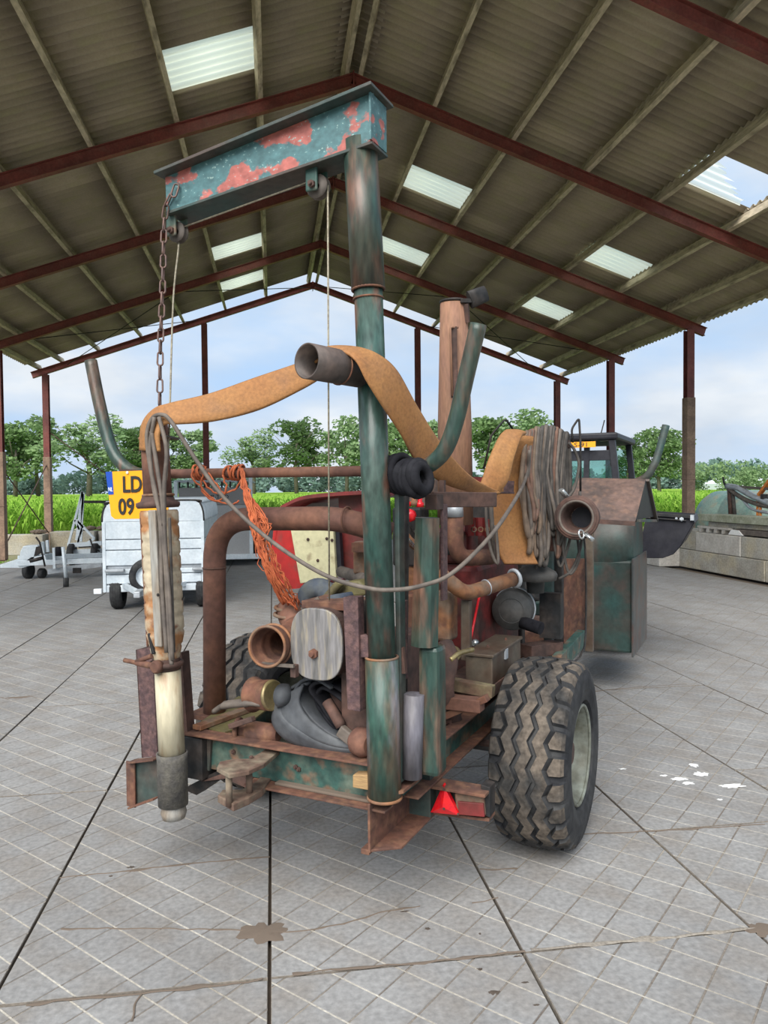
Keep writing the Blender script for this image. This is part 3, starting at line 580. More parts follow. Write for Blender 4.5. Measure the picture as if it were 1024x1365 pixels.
# --- angle foot under the mast and light bar
p = [at(505, 1077, -.02), at(504, 1137, -.02)]; q = [ax(573, 1036, p[0].x), ax(566, 1090, p[1].x)]
L_ = .62
mb = MB(); mb.bb(-.045, -.035, -.06, .36, .335, .52); mb.prism([(-.045, -.06, .335), (-.045, .36, .335), (.06, .36, .335), (.06, .02, .335)], (0, 0, .01)); mb.bb(-.075, -.04, -.06, .0, .325, .345); mb.build('skid_angle', 'rust', T, .002)
MB().bb(-.045, .06, .30, .36, .34, .53).build('skid_gusset', 'green_dark', T, .002)
MB().prism([ad(500, 1062, 2.84), ad(538, 1058, 2.84), ad(560, 1040, 3.0), ad(520, 1040, 3.0)], (0, 0, .012)).build('foot_plate', 'rust', T)
a = at(575, 1043, .33); b = at(652, 1056, .33)
mb = MB(); mb.bar(a+V((0, 0, .0)), b, .10, .012); mb.bar(a+V((-.01, .04, -.13)), b+V((.0, .04, -.115)), .08, .012); mb.build('light_bar', 'rust', T, .002)
MB().bar(at(574, 1064, .38), at(648, 1074, .38), .01, .125).build('light_bar_web', 'green_dark', T)
MB().prism([at(641, 1046, .33), at(653, 1050, .33), at(653, 1090, .33), at(643, 1086, .33)], (0, .07, 0)).build('bar_end_plate', 'black_iron', T, .002)
a, b = at(610, 1068, .34), at(648, 1071, .34); MB().bar(a, b, .05, .085).build('rear_lamp', 'rust_orange', T, .006, label='faded red brown lamp housing'); 
MB().bar(at(612, 1076, .318), at(646, 1079, .318), .02, .055).build('lamp_lens', 'red_dark', T, .003)
tr = [at(574, 1083, .30), at(591, 1045, .30), at(612, 1087, .30)]; mid = at(592, 1072, .27)
mb = MB(); n_ = [V(x)+V((0, .02, 0)) for x in tr]; mb.add(tr+[at(593, 1050, .285), at(590, 1076, .275)]+n_, [(0, 1, 3, 4), (3, 1, 2), (4, 3, 2), (0, 4, 2), (5, 7, 6), (0, 5, 6, 1), (1, 6, 7, 2), (2, 7, 5, 0)]); o = mb.build('triangle_reflector', 'reflector_red', T, .001, label='bright red triangular reflector')
mb = MB(); 
for px, py in ((592, 1052), (592, 1078), (611, 1085)): bolt(mb, at(px, py, .275), (0, -1, 0), .005, .004)
mb.build('screw', 'rust_dark', o)
# --- wheels
def tyre_mesh():
    R, W = .440, .335; NA = 288; prof = []
    cols = [-1, -.955, -.93, -.82, -.74, -.71, -.60, -.575, -.44, -.30, -.275, -.17, -.145, 0, .145, .17, .275, .30, .44, .575, .60, .71, .74, .82, .93, .955, 1]
    grv = ((-.66), (-.222), (.222), (.66))
    for u in cols: prof.append((u*W/2*.93, R-.024*abs(u)**2.6, 1, u))
    side = [(W/2*1.0, R-.045), (W/2*1.06, R-.085), (W/2*1.08, R-.13), (W/2*1.02, R-.185), (W/2*.90, .245), (W/2*.86, .232), (W/2*.80, .225)]
    prof = [(-x, r, 0, 0) for x, r in side[::-1]]+prof+[(x, r, 0, 0) for x, r in side]
    vs = []; dp = []; tri = lambda x: abs((x % 1)*2-1)*2-1
    for a in range(NA):
        th = 2*PI*a/NA; ph = a/12.0
        for x, r, t_, u in prof:
            d = 0; xx = x
            if t_:
                xx = x+.085*tri(ph)*W/2*.93*max(0, min(1, (1-abs(u))/.25))
                if any(abs(u-g) < .058 for g in grv): d = .019
                if abs(u) > .72 and ((ph+(.25 if u > 0 else .75)) % 1) < .24: d = .020
            elif abs(r-(R-.045)) < 1e-6 and ((ph+(.25 if x > 0 else .75)) % 1) < .24: d = .012
            vs.append((xx, math.cos(th)*(r-d), math.sin(th)*(r-d))); dp.append(d)
    n = len(prof); mb = MB(); mb.add(vs, [(a*n+i, a*n+i+1, ((a+1) % NA)*n+i+1, ((a+1) % NA)*n+i) for a in range(NA) for i in range(n-1)], 0, False)
    for k_, f in enumerate(mb.f):
        i = f[0] % n
        if i < 6 or i > 6+len(cols) or max(dp[q] for q in f) > .01: mb.m[k_] = 1  # sidewalls, grooves and shoulder notches take the darker rubber
    return mb
def wheel(x, y, s):
    mb = tyre_mesh(); o = mb.build('tyre', ['tyre_rubber', 'tyre_dark'], T); o.location = (x, y, .440); o.rotation_euler = (0, 0, 0 if s > 0 else PI)
    mb = MB(); mb._lathe(V((0, 0, 0)), V((1, 0, 0)), [(.16, .232), (.150, .222), (.135, .215), (.06, .205), (.04, .19), (.045, .12), (.06, .075), (.06, .0)], 40, 0)
    ring(mb, (.157, 0, 0), (1, 0, 0), .228, .008, 40); mb._lathe(V((0, 0, 0)), V((1, 0, 0)), [(-.15, .23), (-.10, .21), (.04, .19)], 40, 0); r = mb.build('rim', 'rim_paint', o)
    mb = MB(); mb.tube([(.05, 0, 0), (.12, 0, 0)], [.055, .05], 20); mb.build('hub', 'rust_dark', o)
    for k in range(6): q = k*PI/3; m_ = MB(); bolt(m_, (.05, math.cos(q)*.095, math.sin(q)*.095), (1, 0, 0), .013, .016); m_.build('wheel_nut', 'rust_dark', o)
    return o
wheel(.365, 1.03, 1); wheel(-1.27, 1.03, -1)
# --- second post (two pipes welded together) and its gallows
pa = at(570, 690, .13); pb = at(566, 860, .13); pc = at(561, 1032, .13)
mb = MB(); mb.tube([pb, pa], [.056, .050], 8, sm=False); mb.build('rear_post', 'green_rusty', T)
mb = MB(); mb.box((pb+pc)/2+V((.03, .03, 0)), (.085, .10, (pb-pc).length), (1, 0, -.0), (0, 1, 0)); mb.build('rear_post_sleeve', 'green_rusty', T, .02)
MB().tube([at(549, 1036, .09), at(552, 925, .10)], .040, 24).build('grey_pipe', 'lilac_pipe', T, label='lilac grey worn pipe')
MB().box(at(579, 669, .16), (.05, .07, .06), (1, 0, 0), (0, 1, 0)).build('gallows_block', 'rust_dark', T, .003)
MB().bar(at(572, 666, .20), at(657, 666, .55), .05, .062).build('gallows_beam', 'rust_dark', T, .004)
MB().bar(at(592, 672, .22), at(592, 800, .22), .012, .05, up=(0, 1, 0)).build('gallows_strut', 'purple_primer', T, .002)
MB().bar(at(590, 664, .26), at(590, 640, .26), .02, .02, up=(0, 1, 0)).build('gallows_stub', 'rust_dark', T)
# --- clutter between mast and post
MB().tube(bendpath([at(541, 650, .30), at(540, 760, .30), at(538, 960, .25)], .05), .016, 10).build('control_rod', 'black_iron', T)
MB().bar(at(537, 800, .12), at(537, 905, .12), .03, .03, up=(0, 1, 0)).build('hinge_bar', 'purple_primer', T, .002)
MB().bar(at(531, 880, .07), at(540, 880, .07), .02, .10, up=(0, 0, 1)).build('hinge_lug', 'rust_dark', T)
# --- vertical flat bar with bracket, left of the mast
MB().prism([at(457, 796, -.06), at(477, 796, -.06), at(480, 949, -.06), at(463, 946, -.06)], (0, .05, 0)).build('vertical_bar', 'purple_primer', T, .003)
MB().bar(at(476, 860, -.03), at(493, 861, -.03), .03, .085, up=(0, 0, 1)).build('bar_bracket', 'purple_primer', T, .003)
MB().bar(at(486, 800, .06), at(486, 930, .06), .04, .03, up=(0, 1, 0)).build('back_bar', 'black_iron', T)
# --- cross bar with upturned hose guides
cy = .14
MB().tube([at(196, 632, cy), at(486, 628, cy)], .0215, 14).build('guide_bar', 'rust_brown', T)
MB().tube(cr([at(121, 481, cy), at(133, 540, cy), at(146, 590, cy), at(160, 616, cy), at(182, 631, cy), at(205, 632, cy)], 8), .0295, 16).build('left_guide_arm', 'green_rusty', T)
MB().pipe(cr([at(638, 432, .03), at(622, 500, .03), at(608, 560, .03), at(594, 598, .03), at(575, 618, .04), at(548, 630, .06)], 8), .030, .004, 20).build('right_guide_arm', 'green_rusty', T)
o = MB().tube([at(520, 630, .10), at(556, 630, .06)], .045, 18).build('guide_socket', 'rust_dark', T)
mb = MB()
for k, (dx, rr) in enumerate(((524, .072), (530, .078), (537, .082))): ring(mb, at(dx, 632, .07), at(560, 628, .06)-at(520, 632, .10), rr-.012, .014, 24)
mb.build('rubber_band', 'rubber_black', o)
mb = MB(); c = at(554, 636, .0); axx = V((1, -.35, .1))
for k in range(6): ring(mb, c+V((.013*k-.03, -.004*k, -.012*(k % 2)+.004*(k % 3))), axx+V((0, .12*(k % 3)-.1, .1*(k % 2))), .052-.003*(k % 3), .019, 22)
mb.build('tied_inner_tube', 'rubber_black', o)
# --- front pair of guide arms (seen beyond the hopper)
MB().tube(cr([ad(888, 567, 6.0), ad(879, 600, 6.0), ad(871, 622, 6.0), ad(858, 638, 6.05), ad(830, 648, 6.2)], 6), .03, 12).build('front_guide_arm', 'green_dark', T)
# --- hose saddle pipe
sa, sb = ad(409, 481, 2.60), ad(478, 494, 2.80)
MB().pipe([sa, sb], .062, .006, 40).build('hose_saddle', 'saddle_steel', T)
mb = MB(); dd = (sb-sa).normalized(); ring(mb, sa+dd*(sb-sa).length*.62, dd, .0625, .0035, 32); mb.build('weld_seam', 'rust', T)
# --- big rusty delivery pipe
y0 = .27
P = bendpath([at(286, 950, y0), at(286, 692, y0), at(455, 691, y0), at(520, 712, y0+.12)], .20, 10)
MB().tube(P, .0525, 28).build('delivery_pipe', 'rust_brown', T)
for c, dd in ((at(286, 757, y0), (0, 0, 1)), (at(463, 692, y0), (1, 0, 0))): ring(MB(), c, dd, .0515, .0045).build('pipe_weld', 'rust', T)
MB().bb(at(262, 950, y0).x, at(312, 950, y0).x, y0-.08, y0+.08, .64, .66).build('pipe_foot', 'rust', T, .002)
# --- olive top plates of the left rail
MB().prism([az(262, 968, .655), az(318, 930, .655), az(372, 934, .655), az(330, 968, .655), az(300, 978, .655)], (0, 0, .008)).build('deck_plate', 'olive', T)
MB().bar(az(262, 970, .675), az(350, 938, .675), .05, .02).build('rail_cap', 'rust_orange', T, .002)
# --- pump with oval cover
yc = -.02; c0 = at(421, 859, -.04); rx = .098; hh = .145
def oval(cx, cz, rx, hh, y, n=20):
    f = lambda v: math.copysign(abs(v)**.72, v)
    return [V((cx+rx*f(math.cos(PI*k/n)), y, cz+hh*f(math.sin(PI*k/n)))) for k in range(2*n)]
hh = (at(420, 811, -.04)-at(420, 907, -.04)).length/2; rx = (at(386, 860, -.04)-at(455, 860, -.04)).length/2
c1 = c0+V((.0, 0, 0))
MB().prism(oval(c1.x, c1.z, rx, hh, c1.y), (0, .014, 0)).build('oval_cover', 'cover_grey', T, .004, label='grey streaked oval inspection cover')
MB().prism(oval(c1.x+.0, c1.z, rx*.97, hh*.98, c1.y+.014), (.0, .16, 0)).build('pump_casing', 'rust_dark', T, .004)
mb = MB(); bolt(mb, at(419, 871, -.04), (0, -1, 0), .020, .014); bolt(mb, at(395, 895, -.03), (0, -1, 0), .009, .01); mb.build('cover_bolt', 'rust', T)
MB().box(at(450, 803, .12), (.22, .20, .03), (1, 0, 0), (0, 1, 0)).build('pump_top_plate', 'rust', T, .003)
MB().bb(-.22, -.07, .06, .09, .70, 1.16).build('pump_back_plate', 'rust_dark', T, .003)
MB().bb(-.34, -.06, .16, .55, .70, 1.08).build('pump_body', 'rust_dark', T, .02)
# elbow outlet with flange
e0 = at(356, 862, -.09); e1 = at(378, 856, .05); e2 = at(398, 838, .22)
MB().pipe(cr([e0, e0.lerp(e1, .4), e1, e2], 6), [.082]*4+[.080]*2+[.070]*4+[.062]*9, .010, 32).build('pump_outlet', 'rust', T)
mb = MB(); d_ = (e1-e0).normalized(); ring(mb, e0, d_, .079, .006, 36); ring(mb, e0+d_*.055, d_, .080, .007, 36); mb.build('outlet_rim', 'rust_orange', T)
MB().tube(bendpath([at(398, 838, .22), at(388, 822, .25), at(386, 812, .3)], .03), .058, 24).build('pump_elbow', 'rust_brown', T)
mb = MB(); ring(mb, at(385, 820, .25), (0.1, 0, 1), .062, .008, 28); ring(mb, at(386, 811, .28), (0.1, 0, 1), .062, .008, 28); mb.build('elbow_flange', 'rust_orange', T)
MB().bar(at(342, 884, -.08), at(392, 888, -.08), .012, .012).build('cover_lever', 'cable_grey', T)
MB().box(at(393, 894, -.05), (.025, .03, .05), (1, 0, 0), (0, 1, 0)).build('lever_lug', 'rust_dark', T, .003)
# belt guard, cap and rags on top
MB().tube(cr([at(405, 812, .33), at(412, 790, .33), at(428, 784, .33), at(442, 796, .33)], 5), .045, 14).build('valve_bonnet', 'blue_cloth', T)
MB().tube([at(420, 812, .10), at(445, 802, .14), at(470, 792, .2)], [.012, .03, .012], 10).build('grease_gun_body', 'blue_cloth', T)
MB().bar(at(402, 812, .05), at(425, 797, .08), .015, .012).build('grease_gun_lever', 'cable_grey', T)
mb = MB(); mb.prism([at(450, 798, .34), at(446, 785, .34), at(458, 776, .34), at(478, 774, .34), at(488, 782, .34), at(487, 794, .34)], (0, .12, 0)); mb.build('belt_guard', 'olive', T, .01)
MB().tube(cr([at(432, 800, .3), at(445, 786, .3), at(455, 775, .3)], 5), .02, 8).build('belt_guard_strap', 'olive', T)
# --- cam couplings at the left end of the beam
mb = MB(); ca_, cb_ = at(326, 925, .08), at(367, 927, .05); dd = (cb_-ca_)
mb.lathe(ca_.lerp(cb_, .25), dd, [(0, .060), (.012, .075), (.03, .064), (.06, .062), (.115, .065)], 24); mb.build('hose_coupling', 'rust', T)
MB().lathe(ca_.lerp(cb_, .85), dd, [(0, .060), (.004, .064), (.014, .064), (.020, .058)], 28).build('brass_collar', 'brass', T)
MB().tube(cr([at(286, 948, .02), at(300, 940, .02), at(330, 937, .02), at(350, 938, .02)], 5), [.012]*5+[.018]*6+[.014]*5, 8, el=(1, 1.6)).build('cam_lever', 'cable_grey', T)
mb = MB(); ring(mb, at(318, 973, .06), (1, .25, 0), .044, .011, 22); mb.lathe(at(316, 973, .06), (1, .1, 0), [(0, .03), (.05, .03), (.06, .046), (.16, .044), (.2, .03)], 18); mb.build('cam_coupling', 'rust', T)
MB().bar(at(307, 968, .0), at(338, 958, .0), .03, .022).build('cam_lever', 'rust_dark', T, .004)
MB().lathe(at(470, 985, .05), (1, -.3, 0), [(0, .03), (.03, .055), (.07, .058), (.10, .04)], 20).build('float_ball', 'rust_brown', T)
# --- bow shackle bracket hooked on the beam
U = [az(x, y, .63) for x, y in ((289, 1023), (293, 1015), (312, 1011), (332, 1011), (347, 1003), (360, 994), (374, 999), (352, 1018), (332, 1027), (306, 1032), (296, 1027))]
MB().prism(U, (0, 0, -.018)).build('bow_strap', 'bow_rust', T, .003)
Lw = [az(x, y, .505) for x, y in ((290, 1060), (297, 1052), (322, 1052), (343, 1040), (356, 1022), (368, 1018), (366, 1032), (350, 1052), (332, 1063), (311, 1072))]
MB().prism(Lw, (0, 0, -.030)).build('bow_strap', 'bow_rust', T, .004)
MB().bar(az(362, 1024, .50), az(368, 1003, .60), .03, .035).build('bow_link', 'olive_rust', T, .004)
for px, py in ((305, 1030), (332, 1018)): p = az(px, py, .62); MB().tube([V((p.x, p.y, .49)), V((p.x, p.y, .625))], .013, 12).build('bow_pin', 'bow_rust', T)
mb = MB(); bolt(mb, az(335, 1010, .632), (0, 0, 1), .010, .004); mb.build('strap_bolt', 'rust_dark', T)
# --- holder for the suction pipe
MB().prism([at(181, 866, -.06), at(204, 862, -.06), at(211, 1008, -.06), at(189, 1010, -.06)], (0, .007, 0)).build('holder_tube', 'purple_primer', T)
a = at(204, 862, -.06); b = at(211, 1008, -.06); c = at(181, 866, -.06); d_ = at(189, 1010, -.06)
o = MB().prism([a, b, b+V((-.006, 0, 0)), a+V((-.006, 0, 0))], (0, .075, 0)).build('holder_side', 'purple_primer', T)
MB().prism([c, d_, d_+V((.006, 0, 0)), c+V((.006, 0, 0))], (0, .075, 0)).build('holder_side', 'rust_dark', T)
MB().prism([c+V((0, .07, 0)), a+V((0, .07, 0)), b+V((0, .07, 0)), d_+V((0, .07, 0))], (0, .006, 0)).build('holder_side', 'rust_dark', T)
MB().prism([at(238, 870, .0), at(242, 870, .0), at(250, 980, .0), at(243, 980, .0)], (0, .05, 0)).build('holder_back_bar', 'rust_dark', T)
q = [at(177, 1014, -.07), at(212, 1010, -.07), at(212, 1062, -.07), at(178, 1074, -.07)]
MB().prism(q, (0, .006, 0)).build('holder_foot', 'green_dark', T, .001)
mb = MB(); mb.bar(q[0]+V((0, -.012, 0)), q[1]+V((0, -.012, 0)), .05, .008); mb.bar(q[3]+V((0, -.012, 0)), q[2]+V((0, -.012, 0)), .05, .008); mb.bar(q[0]+V((0, -.012, 0)), q[3]+V((0, -.012, 0)), .05, .008, up=(0, 1, 0)); mb.build('foot_flange', 'rust', T, .002)
MB().bar(at(205, 1004, -.03), at(252, 1000, .0), .03, .05).build('holder_link', 'rust_dark', T)
# --- number plate on the left guide
pl_ = [at(141, 629, .08), at(226, 626, .08), at(224, 691, .08), at(153, 692, .08), at(148, 688, .08)]
o = MB().prism(pl_, (0, .003, 0)).build('number_plate', 'plate_yellow', T, .001, label='yellow number plate hung half behind the suction pipe')
MB().prism([V(p)+V((0, -.0015, 0)) for p in (at(141, 629, .08), at(149.5, 628.7, .08), at(151.8, 659, .08), at(145, 659.5, .08))], (0, .002, 0)).build('blue_band', 'plate_blue', o)
def onpl(px, py): return at(px, py, .077)
text('LD', 'plate_letters', .104, 'plate_ink', onpl(163, 656), onpl(188, 655.5)-onpl(163, 656), onpl(163, 630)-onpl(163.5, 656), o, .0008, sx=.96, bold=.0024)
text('09', 'plate_letters', .104, 'plate_ink', onpl(158, 685.5), onpl(182, 685)-onpl(158, 685.5), onpl(157, 660)-onpl(158, 685.5), o, .0008, sx=.96, bold=.0024)
text('NL', 'country_letters', .028, 'white_ink', onpl(144.3, 655), onpl(151, 655)-onpl(144, 655), onpl(144, 645)-onpl(144.5, 655), o, .0008, sx=.8)
mb = MB(); bolt(mb, onpl(170, 630), (0, -1, 0), .007, .003); mb.build('plate_screw', 'white_ink', o)
MB().bar(at(160, 628, .09), at(222, 630, .09), .01, .02).build('plate_holder', 'rust_dark', T)
# --- engine, stack, filters, toolbox
st0, st1 = ad(607, 660, 3.95), ad(605, 404, 3.85)
mb = MB(); mb.tube([st0+V((0, 0, -.15)), st0.lerp(st1, .35), st1], [.094, .088, .069], 28); mb.build('exhaust_stack', 'stack_rust', T)
ro = V((-.10, -.9, 0)).normalized()
sl = [ad(594+dx, y, 3.83) for dx, y in ((1, 436), (4, 434), (9, 434), (12, 436), (12, 528), (2, 528))]
fr = ad(600, 436, 3.76); 
mb = MB(); a_, b_ = ad(600.5, 436, 3.762), ad(603, 528, 3.758); mb.tube(bendpath([a_+V((.03, .03, 0)), a_, b_], .01), .006, 6); mb.tube([ad(608, 438, 3.77), ad(610, 528, 3.765)], .005, 6); mb.build('slot_edge', 'stack_rust', T)
MB().bar(ad(604.5, 436, 3.775), ad(606, 530, 3.765), .035, .012, up=(0, 1, 0)).build('slot', 'rust_dark', T)
mb = MB(); c = st1+V((0, 0, .0)); ring(mb, c+V((0, 0, .005)), (0, 0, 1), .067, .007, 26); mb.bar(ad(612, 402, 3.8), ad(630, 402, 3.82), .05, .02); mb.build('stack_rim', 'black_iron', T)
MB().tube([ad(626, 400, 3.8), ad(648, 391, 3.85)], [.045, .040], 14, el=(1, .35)).build('rain_flap', 'black_iron', T)
MB().bar(ad(621, 405, 3.8), ad(622, 430, 3.82), .03, .02, up=(0, 1, 0)).build('flap_weight', 'rust_dark', T)
# engine block and ancillaries
MB().bb(-.50, -.03, 1.15, 1.95, .72, 1.30).build('engine_block', 'red_engine', T, .03)
for k in range(4):
    MB().bb(-.42, -.14, 1.18+k*.19, 1.33+k*.19, 1.30, 1.47).build('cylinder_head', 'red_engine', T, .02)
for k, (px, py) in enumerate(((626, 690), (640, 690), (652, 692))):
    MB().tube([ad(px, py, 4.1), ad(px, py+24, 4.1)], [.030, .026], 8, sm=False).build('injector_cover', 'red_dark', T)
MB().lathe(ad(549, 687, 3.7), (-.3, -1, 0), [(0, .03), (.03, .034), (.035, .022), (.06, .02)], 16).build('red_knob', 'reflector_red', T)
for px, py, w_, h_, m_, dd in ((548, 715, .16, .30, 'black_iron', 3.9), (560, 770, .18, .28, 'rust_orange', 3.9), (600, 700, .05, .3, 'black_iron', 3.9), (553, 830, .12, .30, 'rust', 3.8)):
    MB().box(ad(px, py, dd), (w_, .12, h_), (1, 0, 0), (0, 1, 0)).build('engine_casing', m_, T, .012)
MB().box(ad(593, 820, 3.75), (.10, .12, .24), (1, 0, 0), (0, 1, 0)).build('gearbox_cover', 'rust_orange', T, .015)
MB().tube(cr([ad(533, 700, 3.6), ad(545, 720, 3.6), ad(570, 740, 3.7)], 5), .022, 12).build('coolant_pipe', 'rust_orange', T)
MB().tube([ad(534, 706, 3.4), ad(552, 728, 3.5)], .008, 8).build('shiny_rod', 'chrome', T)
for k, (px, py) in enumerate(((536, 676), (543, 675), (552, 674), (560, 676))): MB().lathe(ad(px, py, 3.7), (0, 0, 1), [(0, .02), (.02, .02), (.025, .012), (.05, .012)], 8).build('injector', 'reflector_red' if k % 2 else 'rust_orange', T)
# exhaust elbow and charge pipe
MB().tube(bendpath([ad(607, 672, 3.75), ad(607, 745, 3.75), ad(655, 742, 3.9)], .10, 8), .041, 20).build('exhaust_elbow', 'rust', T)
MB().tube([ad(606, 672, 3.745), ad(606.5, 689, 3.748)], .043, 20).build('elbow_collar', 'zinc_dull', T)
o = MB().tube(bendpath([ad(585, 764, 3.6), ad(620, 792, 3.62), ad(684, 772, 3.8)], .05, 8), .0365, 20).build('charge_pipe', 'rust_orange', T)
mb = MB(); dd = (ad(684, 772, 3.8)-ad(620, 792, 3.62)).normalized(); ring(mb, ad(648, 783, 3.7), dd, .037, .004, 20); ring(mb, ad(686, 771, 3.8), dd, .042, .010, 20); mb.build('hose_clamp', 'zinc_dull', o)
MB().bar(ad(622, 800, 3.68), ad(622, 880, 3.68), .045, .04, up=(0, 1, 0)).build('pipe_support', 'box_steel', T, .004)
MB().tube(cr([ad(640, 790, 3.9), ad(632, 830, 3.9), ad(628, 850, 3.85)], 4), .007, 6).build('red_wire', 'reflector_red', T)
# hose elbow with clamp
MB().tube(cr([ad(592, 860, 3.45), ad(598, 880, 3.4), ad(592, 920, 3.38), ad(605, 965, 3.5)], 6), .044, 18).build('rubber_elbow', 'rust_dark', T)
mb = MB(); c = ad(597, 872, 3.43); ring(mb, c, (.1, -.45, .9), .050, .012, 24); mb.build('elbow_clamp', 'brass', T)
MB().tube(cr([ad(600, 880, 3.36), ad(612, 871, 3.4), ad(630, 866, 3.5)], 5), .012, 8).build('clamp_handle', 'brass', T)
MB().lathe(ad(635, 857, 3.9), (-.3, -1, 0), [(0, .022), (.02, .022), (.03, .01)], 16).build('bright_cap', 'chrome', T)
# toolbox
tb = MB(); tb.bb(.02, .155, .84, 1.32, .775, .905); o = tb.build('toolbox', 'box_steel', T, .006, label='steel toolbox with a hinged lid')
MB().bb(.012, .163, .83, 1.33, .905, .92).build('toolbox_lid', 'box_steel', o, .004)
MB().bb(.155, .165, 1.02, 1.06, .86, .91).build('toolbox_latch', 'zinc_dull', o, .001)
mb = MB(); bolt(mb, (.08, 1.0, .92), (0, 0, 1), .008, .006); bolt(mb, (.11, 1.2, .92), (0, 0, 1), .008, .006); mb.build('lid_rivet', 'rust', o)
MB().bb(-.1, .16, .82, 1.34, .72, .775).build('toolbox_shelf', 'rust_dark', T, .003)
# air cleaner
c = ad(683, 813, 4.1); dA = (loc(CAM)-c).normalized(); dA = (dA+V((-.12, 0, -.12))).normalized()
mb = MB(); mb.lathe(c, dA, [(-.26, .075), (-.24, .105), (-.12, .105), (-.11, .112), (-.07, .112), (-.06, .105), (.02, .108), (.035, .104), (.045, .06), (.06, .045), (.063, .0)], 36); o = mb.build('air_cleaner', 'canister_grey', T)
mb = MB()
for r_ in (.030, .048, .066): ring(mb, c+dA*(.055 if r_ < .04 else .045 if r_ < .055 else .0435), dA, r_, .0025, 28)
mb.build('cover_ridge', 'canister_grey', o)
ring(MB(), c+dA*-.09, dA, .113, .006, 32).build('cleaner_band', 'zinc_dull', o)
MB().tube([c+V((.06, -.02, -.06)), c+V((.17, -.05, -.08))], .034, 16).build('dust_ejector', 'rubber_black', o)
MB().lathe(ad(714, 790, 4.12), (0, 0, 1), [(0, .045), (.06, .05), (.07, .112), (.10, .118), (.115, .11), (.15, .05), (.155, 0)], 32).build('pre_cleaner', 'canister_grey', T)
MB().bar(ad(735, 790, 4.3), ad(735, 850, 4.3), .12, .06, up=(0, 1, 0)).build('filter_mount', 'black_iron', T)
# radiator frame posts behind the reel
for px, w_, m_, dd in ((732, .06, 'green_dark', 4.5), (745, .05, 'black_iron', 4.55), (786, .045, 'box_steel', 4.9)):
    a = ad(px, 600 if px < 780 else 690, dd); b = ad(px, 858 if px < 780 else 868, dd); MB().bar(a, b, .05, w_, up=(0, 1, 0)).build('frame_post', m_, T, .003)
MB().prism([ad(744, 745, 4.8), ad(782, 745, 5.0), ad(782, 865, 5.0), ad(744, 855, 4.8)], (0, .03, 0)).build('radiator_panel', 'rust', T)
MB().bar(ad(700, 868, 4.2), ad(742, 862, 4.35), .10, .07).build('filter_tray', 'rust_dark', T, .003)
MB().bar(ad(742, 886, 4.2), ad(775, 850, 4.75), .05, .10).build('rail_outrigger', 'green_beam', T, .003)
# suction connection
cc = ad(770, 690, 3.92); dA = ((loc(CAM)-cc).normalized()+V((-.22, 0, -.02))).normalized()
mb = MB(); mb._lathe(cc, dA, [(-.16, .085), (-.02, .090), (.0, .106), (.03, .106), (.035, .096), (.03, .078), (-.02, .070), (-.05, .060), (-.10, .055)], 36, 0); ring(mb, cc+dA*.02, dA, .106, .010, 36); o = mb.build('suction_coupling', 'rust_dark', T)
MB().tube([cc-dA*.10, cc-dA*.11], .055, 20).build('valve_plate', 'black_paint', o)
ring(MB(), cc+dA*.03, dA, .086, .007, 32).build('coupling_seal', 'cable_grey', o)
for px, py, qx, qy in ((755, 662, 748, 653), (781, 712, 791, 720)): MB().tube([ad(px, py, 3.86), ad(qx, qy, 3.84)], .011, 8, el=(1, 1.7)).build('clamp_lever', 'chrome', o)
ring(MB(), ad(775, 712, 3.84), (1, -.4, .2), .022, .005, 16).build('lever_ring', 'chrome', o)
# --- green tank with side panel, barrel and brown hopper lid
MB().bb(-.30, .37, 3.85, 4.55, .34, 1.10).build('green_tank', 'tank_green', T, .02)
MB().bb(.37, .385, 3.80, 4.66, .32, 1.12).build('side_panel', 'panel_steel', T, .003)
MB().bb(.30, .34, 4.60, 4.70, .29, .34).build('panel_peg', 'black_iron', T)
mb = MB(); mb.tube([(-.35, 4.20, 1.20), (.20, 4.20, 1.20), (.32, 4.20, 1.20), (.37, 4.20, 1.20)], [.37, .37, .36, .30], 40); mb.build('barrel', 'tank_green', T)
h = [ad(768, 638, 5.5), ad(861, 640, 5.3), ad(847, 696, 5.0), ad(745, 690, 5.15)]
mb = MB(); mb.prism(h, V((.0, .02, .008))); mb.build('hopper_lid', 'hopper_brown', T, .003)
MB().bar(h[3]+V((0, -.005, -.01)), h[2]+V((0, -.005, -.01)), .02, .03).build('lid_lip', 'rust_dark', T)
k = [ad(861, 640, 5.3), ad(872, 693, 5.75), ad(847, 696, 5.0)]
MB().prism([k[0], ad(874, 688, 5.8), ad(846, 694, 5.02)], (-.25, .02, 0)).build('hopper_body', 'black_paint', T)
mb = MB(); mb.bar(ad(861, 640, 5.35), ad(873, 694, 5.8), .05, .02); mb.bar(ad(850, 694, 5.1), ad(873, 694, 5.8), .04, .02); mb.build('hopper_edge', 'green_dark', T, .002)
# --- loading hook frame at the top of the reel
MB().tube(bendpath([ad(645, 625, 4.0), ad(655, 580, 4.0), ad(674, 558, 4.0), ad(688, 578, 4.05)], .02), .006, 6).build('reel_guard', 'black_iron', T)
MB().tube(bendpath([ad(764, 590, 4.1), ad(762, 572, 4.1), ad(772, 557, 4.1), ad(774, 590, 4.1), ad(774, 655, 4.1)], .02), .006, 6).build('reel_guard', 'black_iron', T)
MB().tube([ad(697, 590, 4.1), ad(758, 592, 4.15)], .03, 10).build('reel_hook', 'rust_dark', T)
mb = MB(); mb.bar(ad(658, 656, 3.5), ad(678, 657, 3.75), .06, .01); mb.bar(ad(678, 657, 3.75), ad(679, 641, 3.75), .05, .012, up=(0, 1, 0)); mb.build('hose_shelf', 'purple_primer', T, .002)
MB().tube([ad(654, 660, 3.7), ad(658, 745, 3.75)], .012, 8).build('fuel_line', 'cable_grey', T)
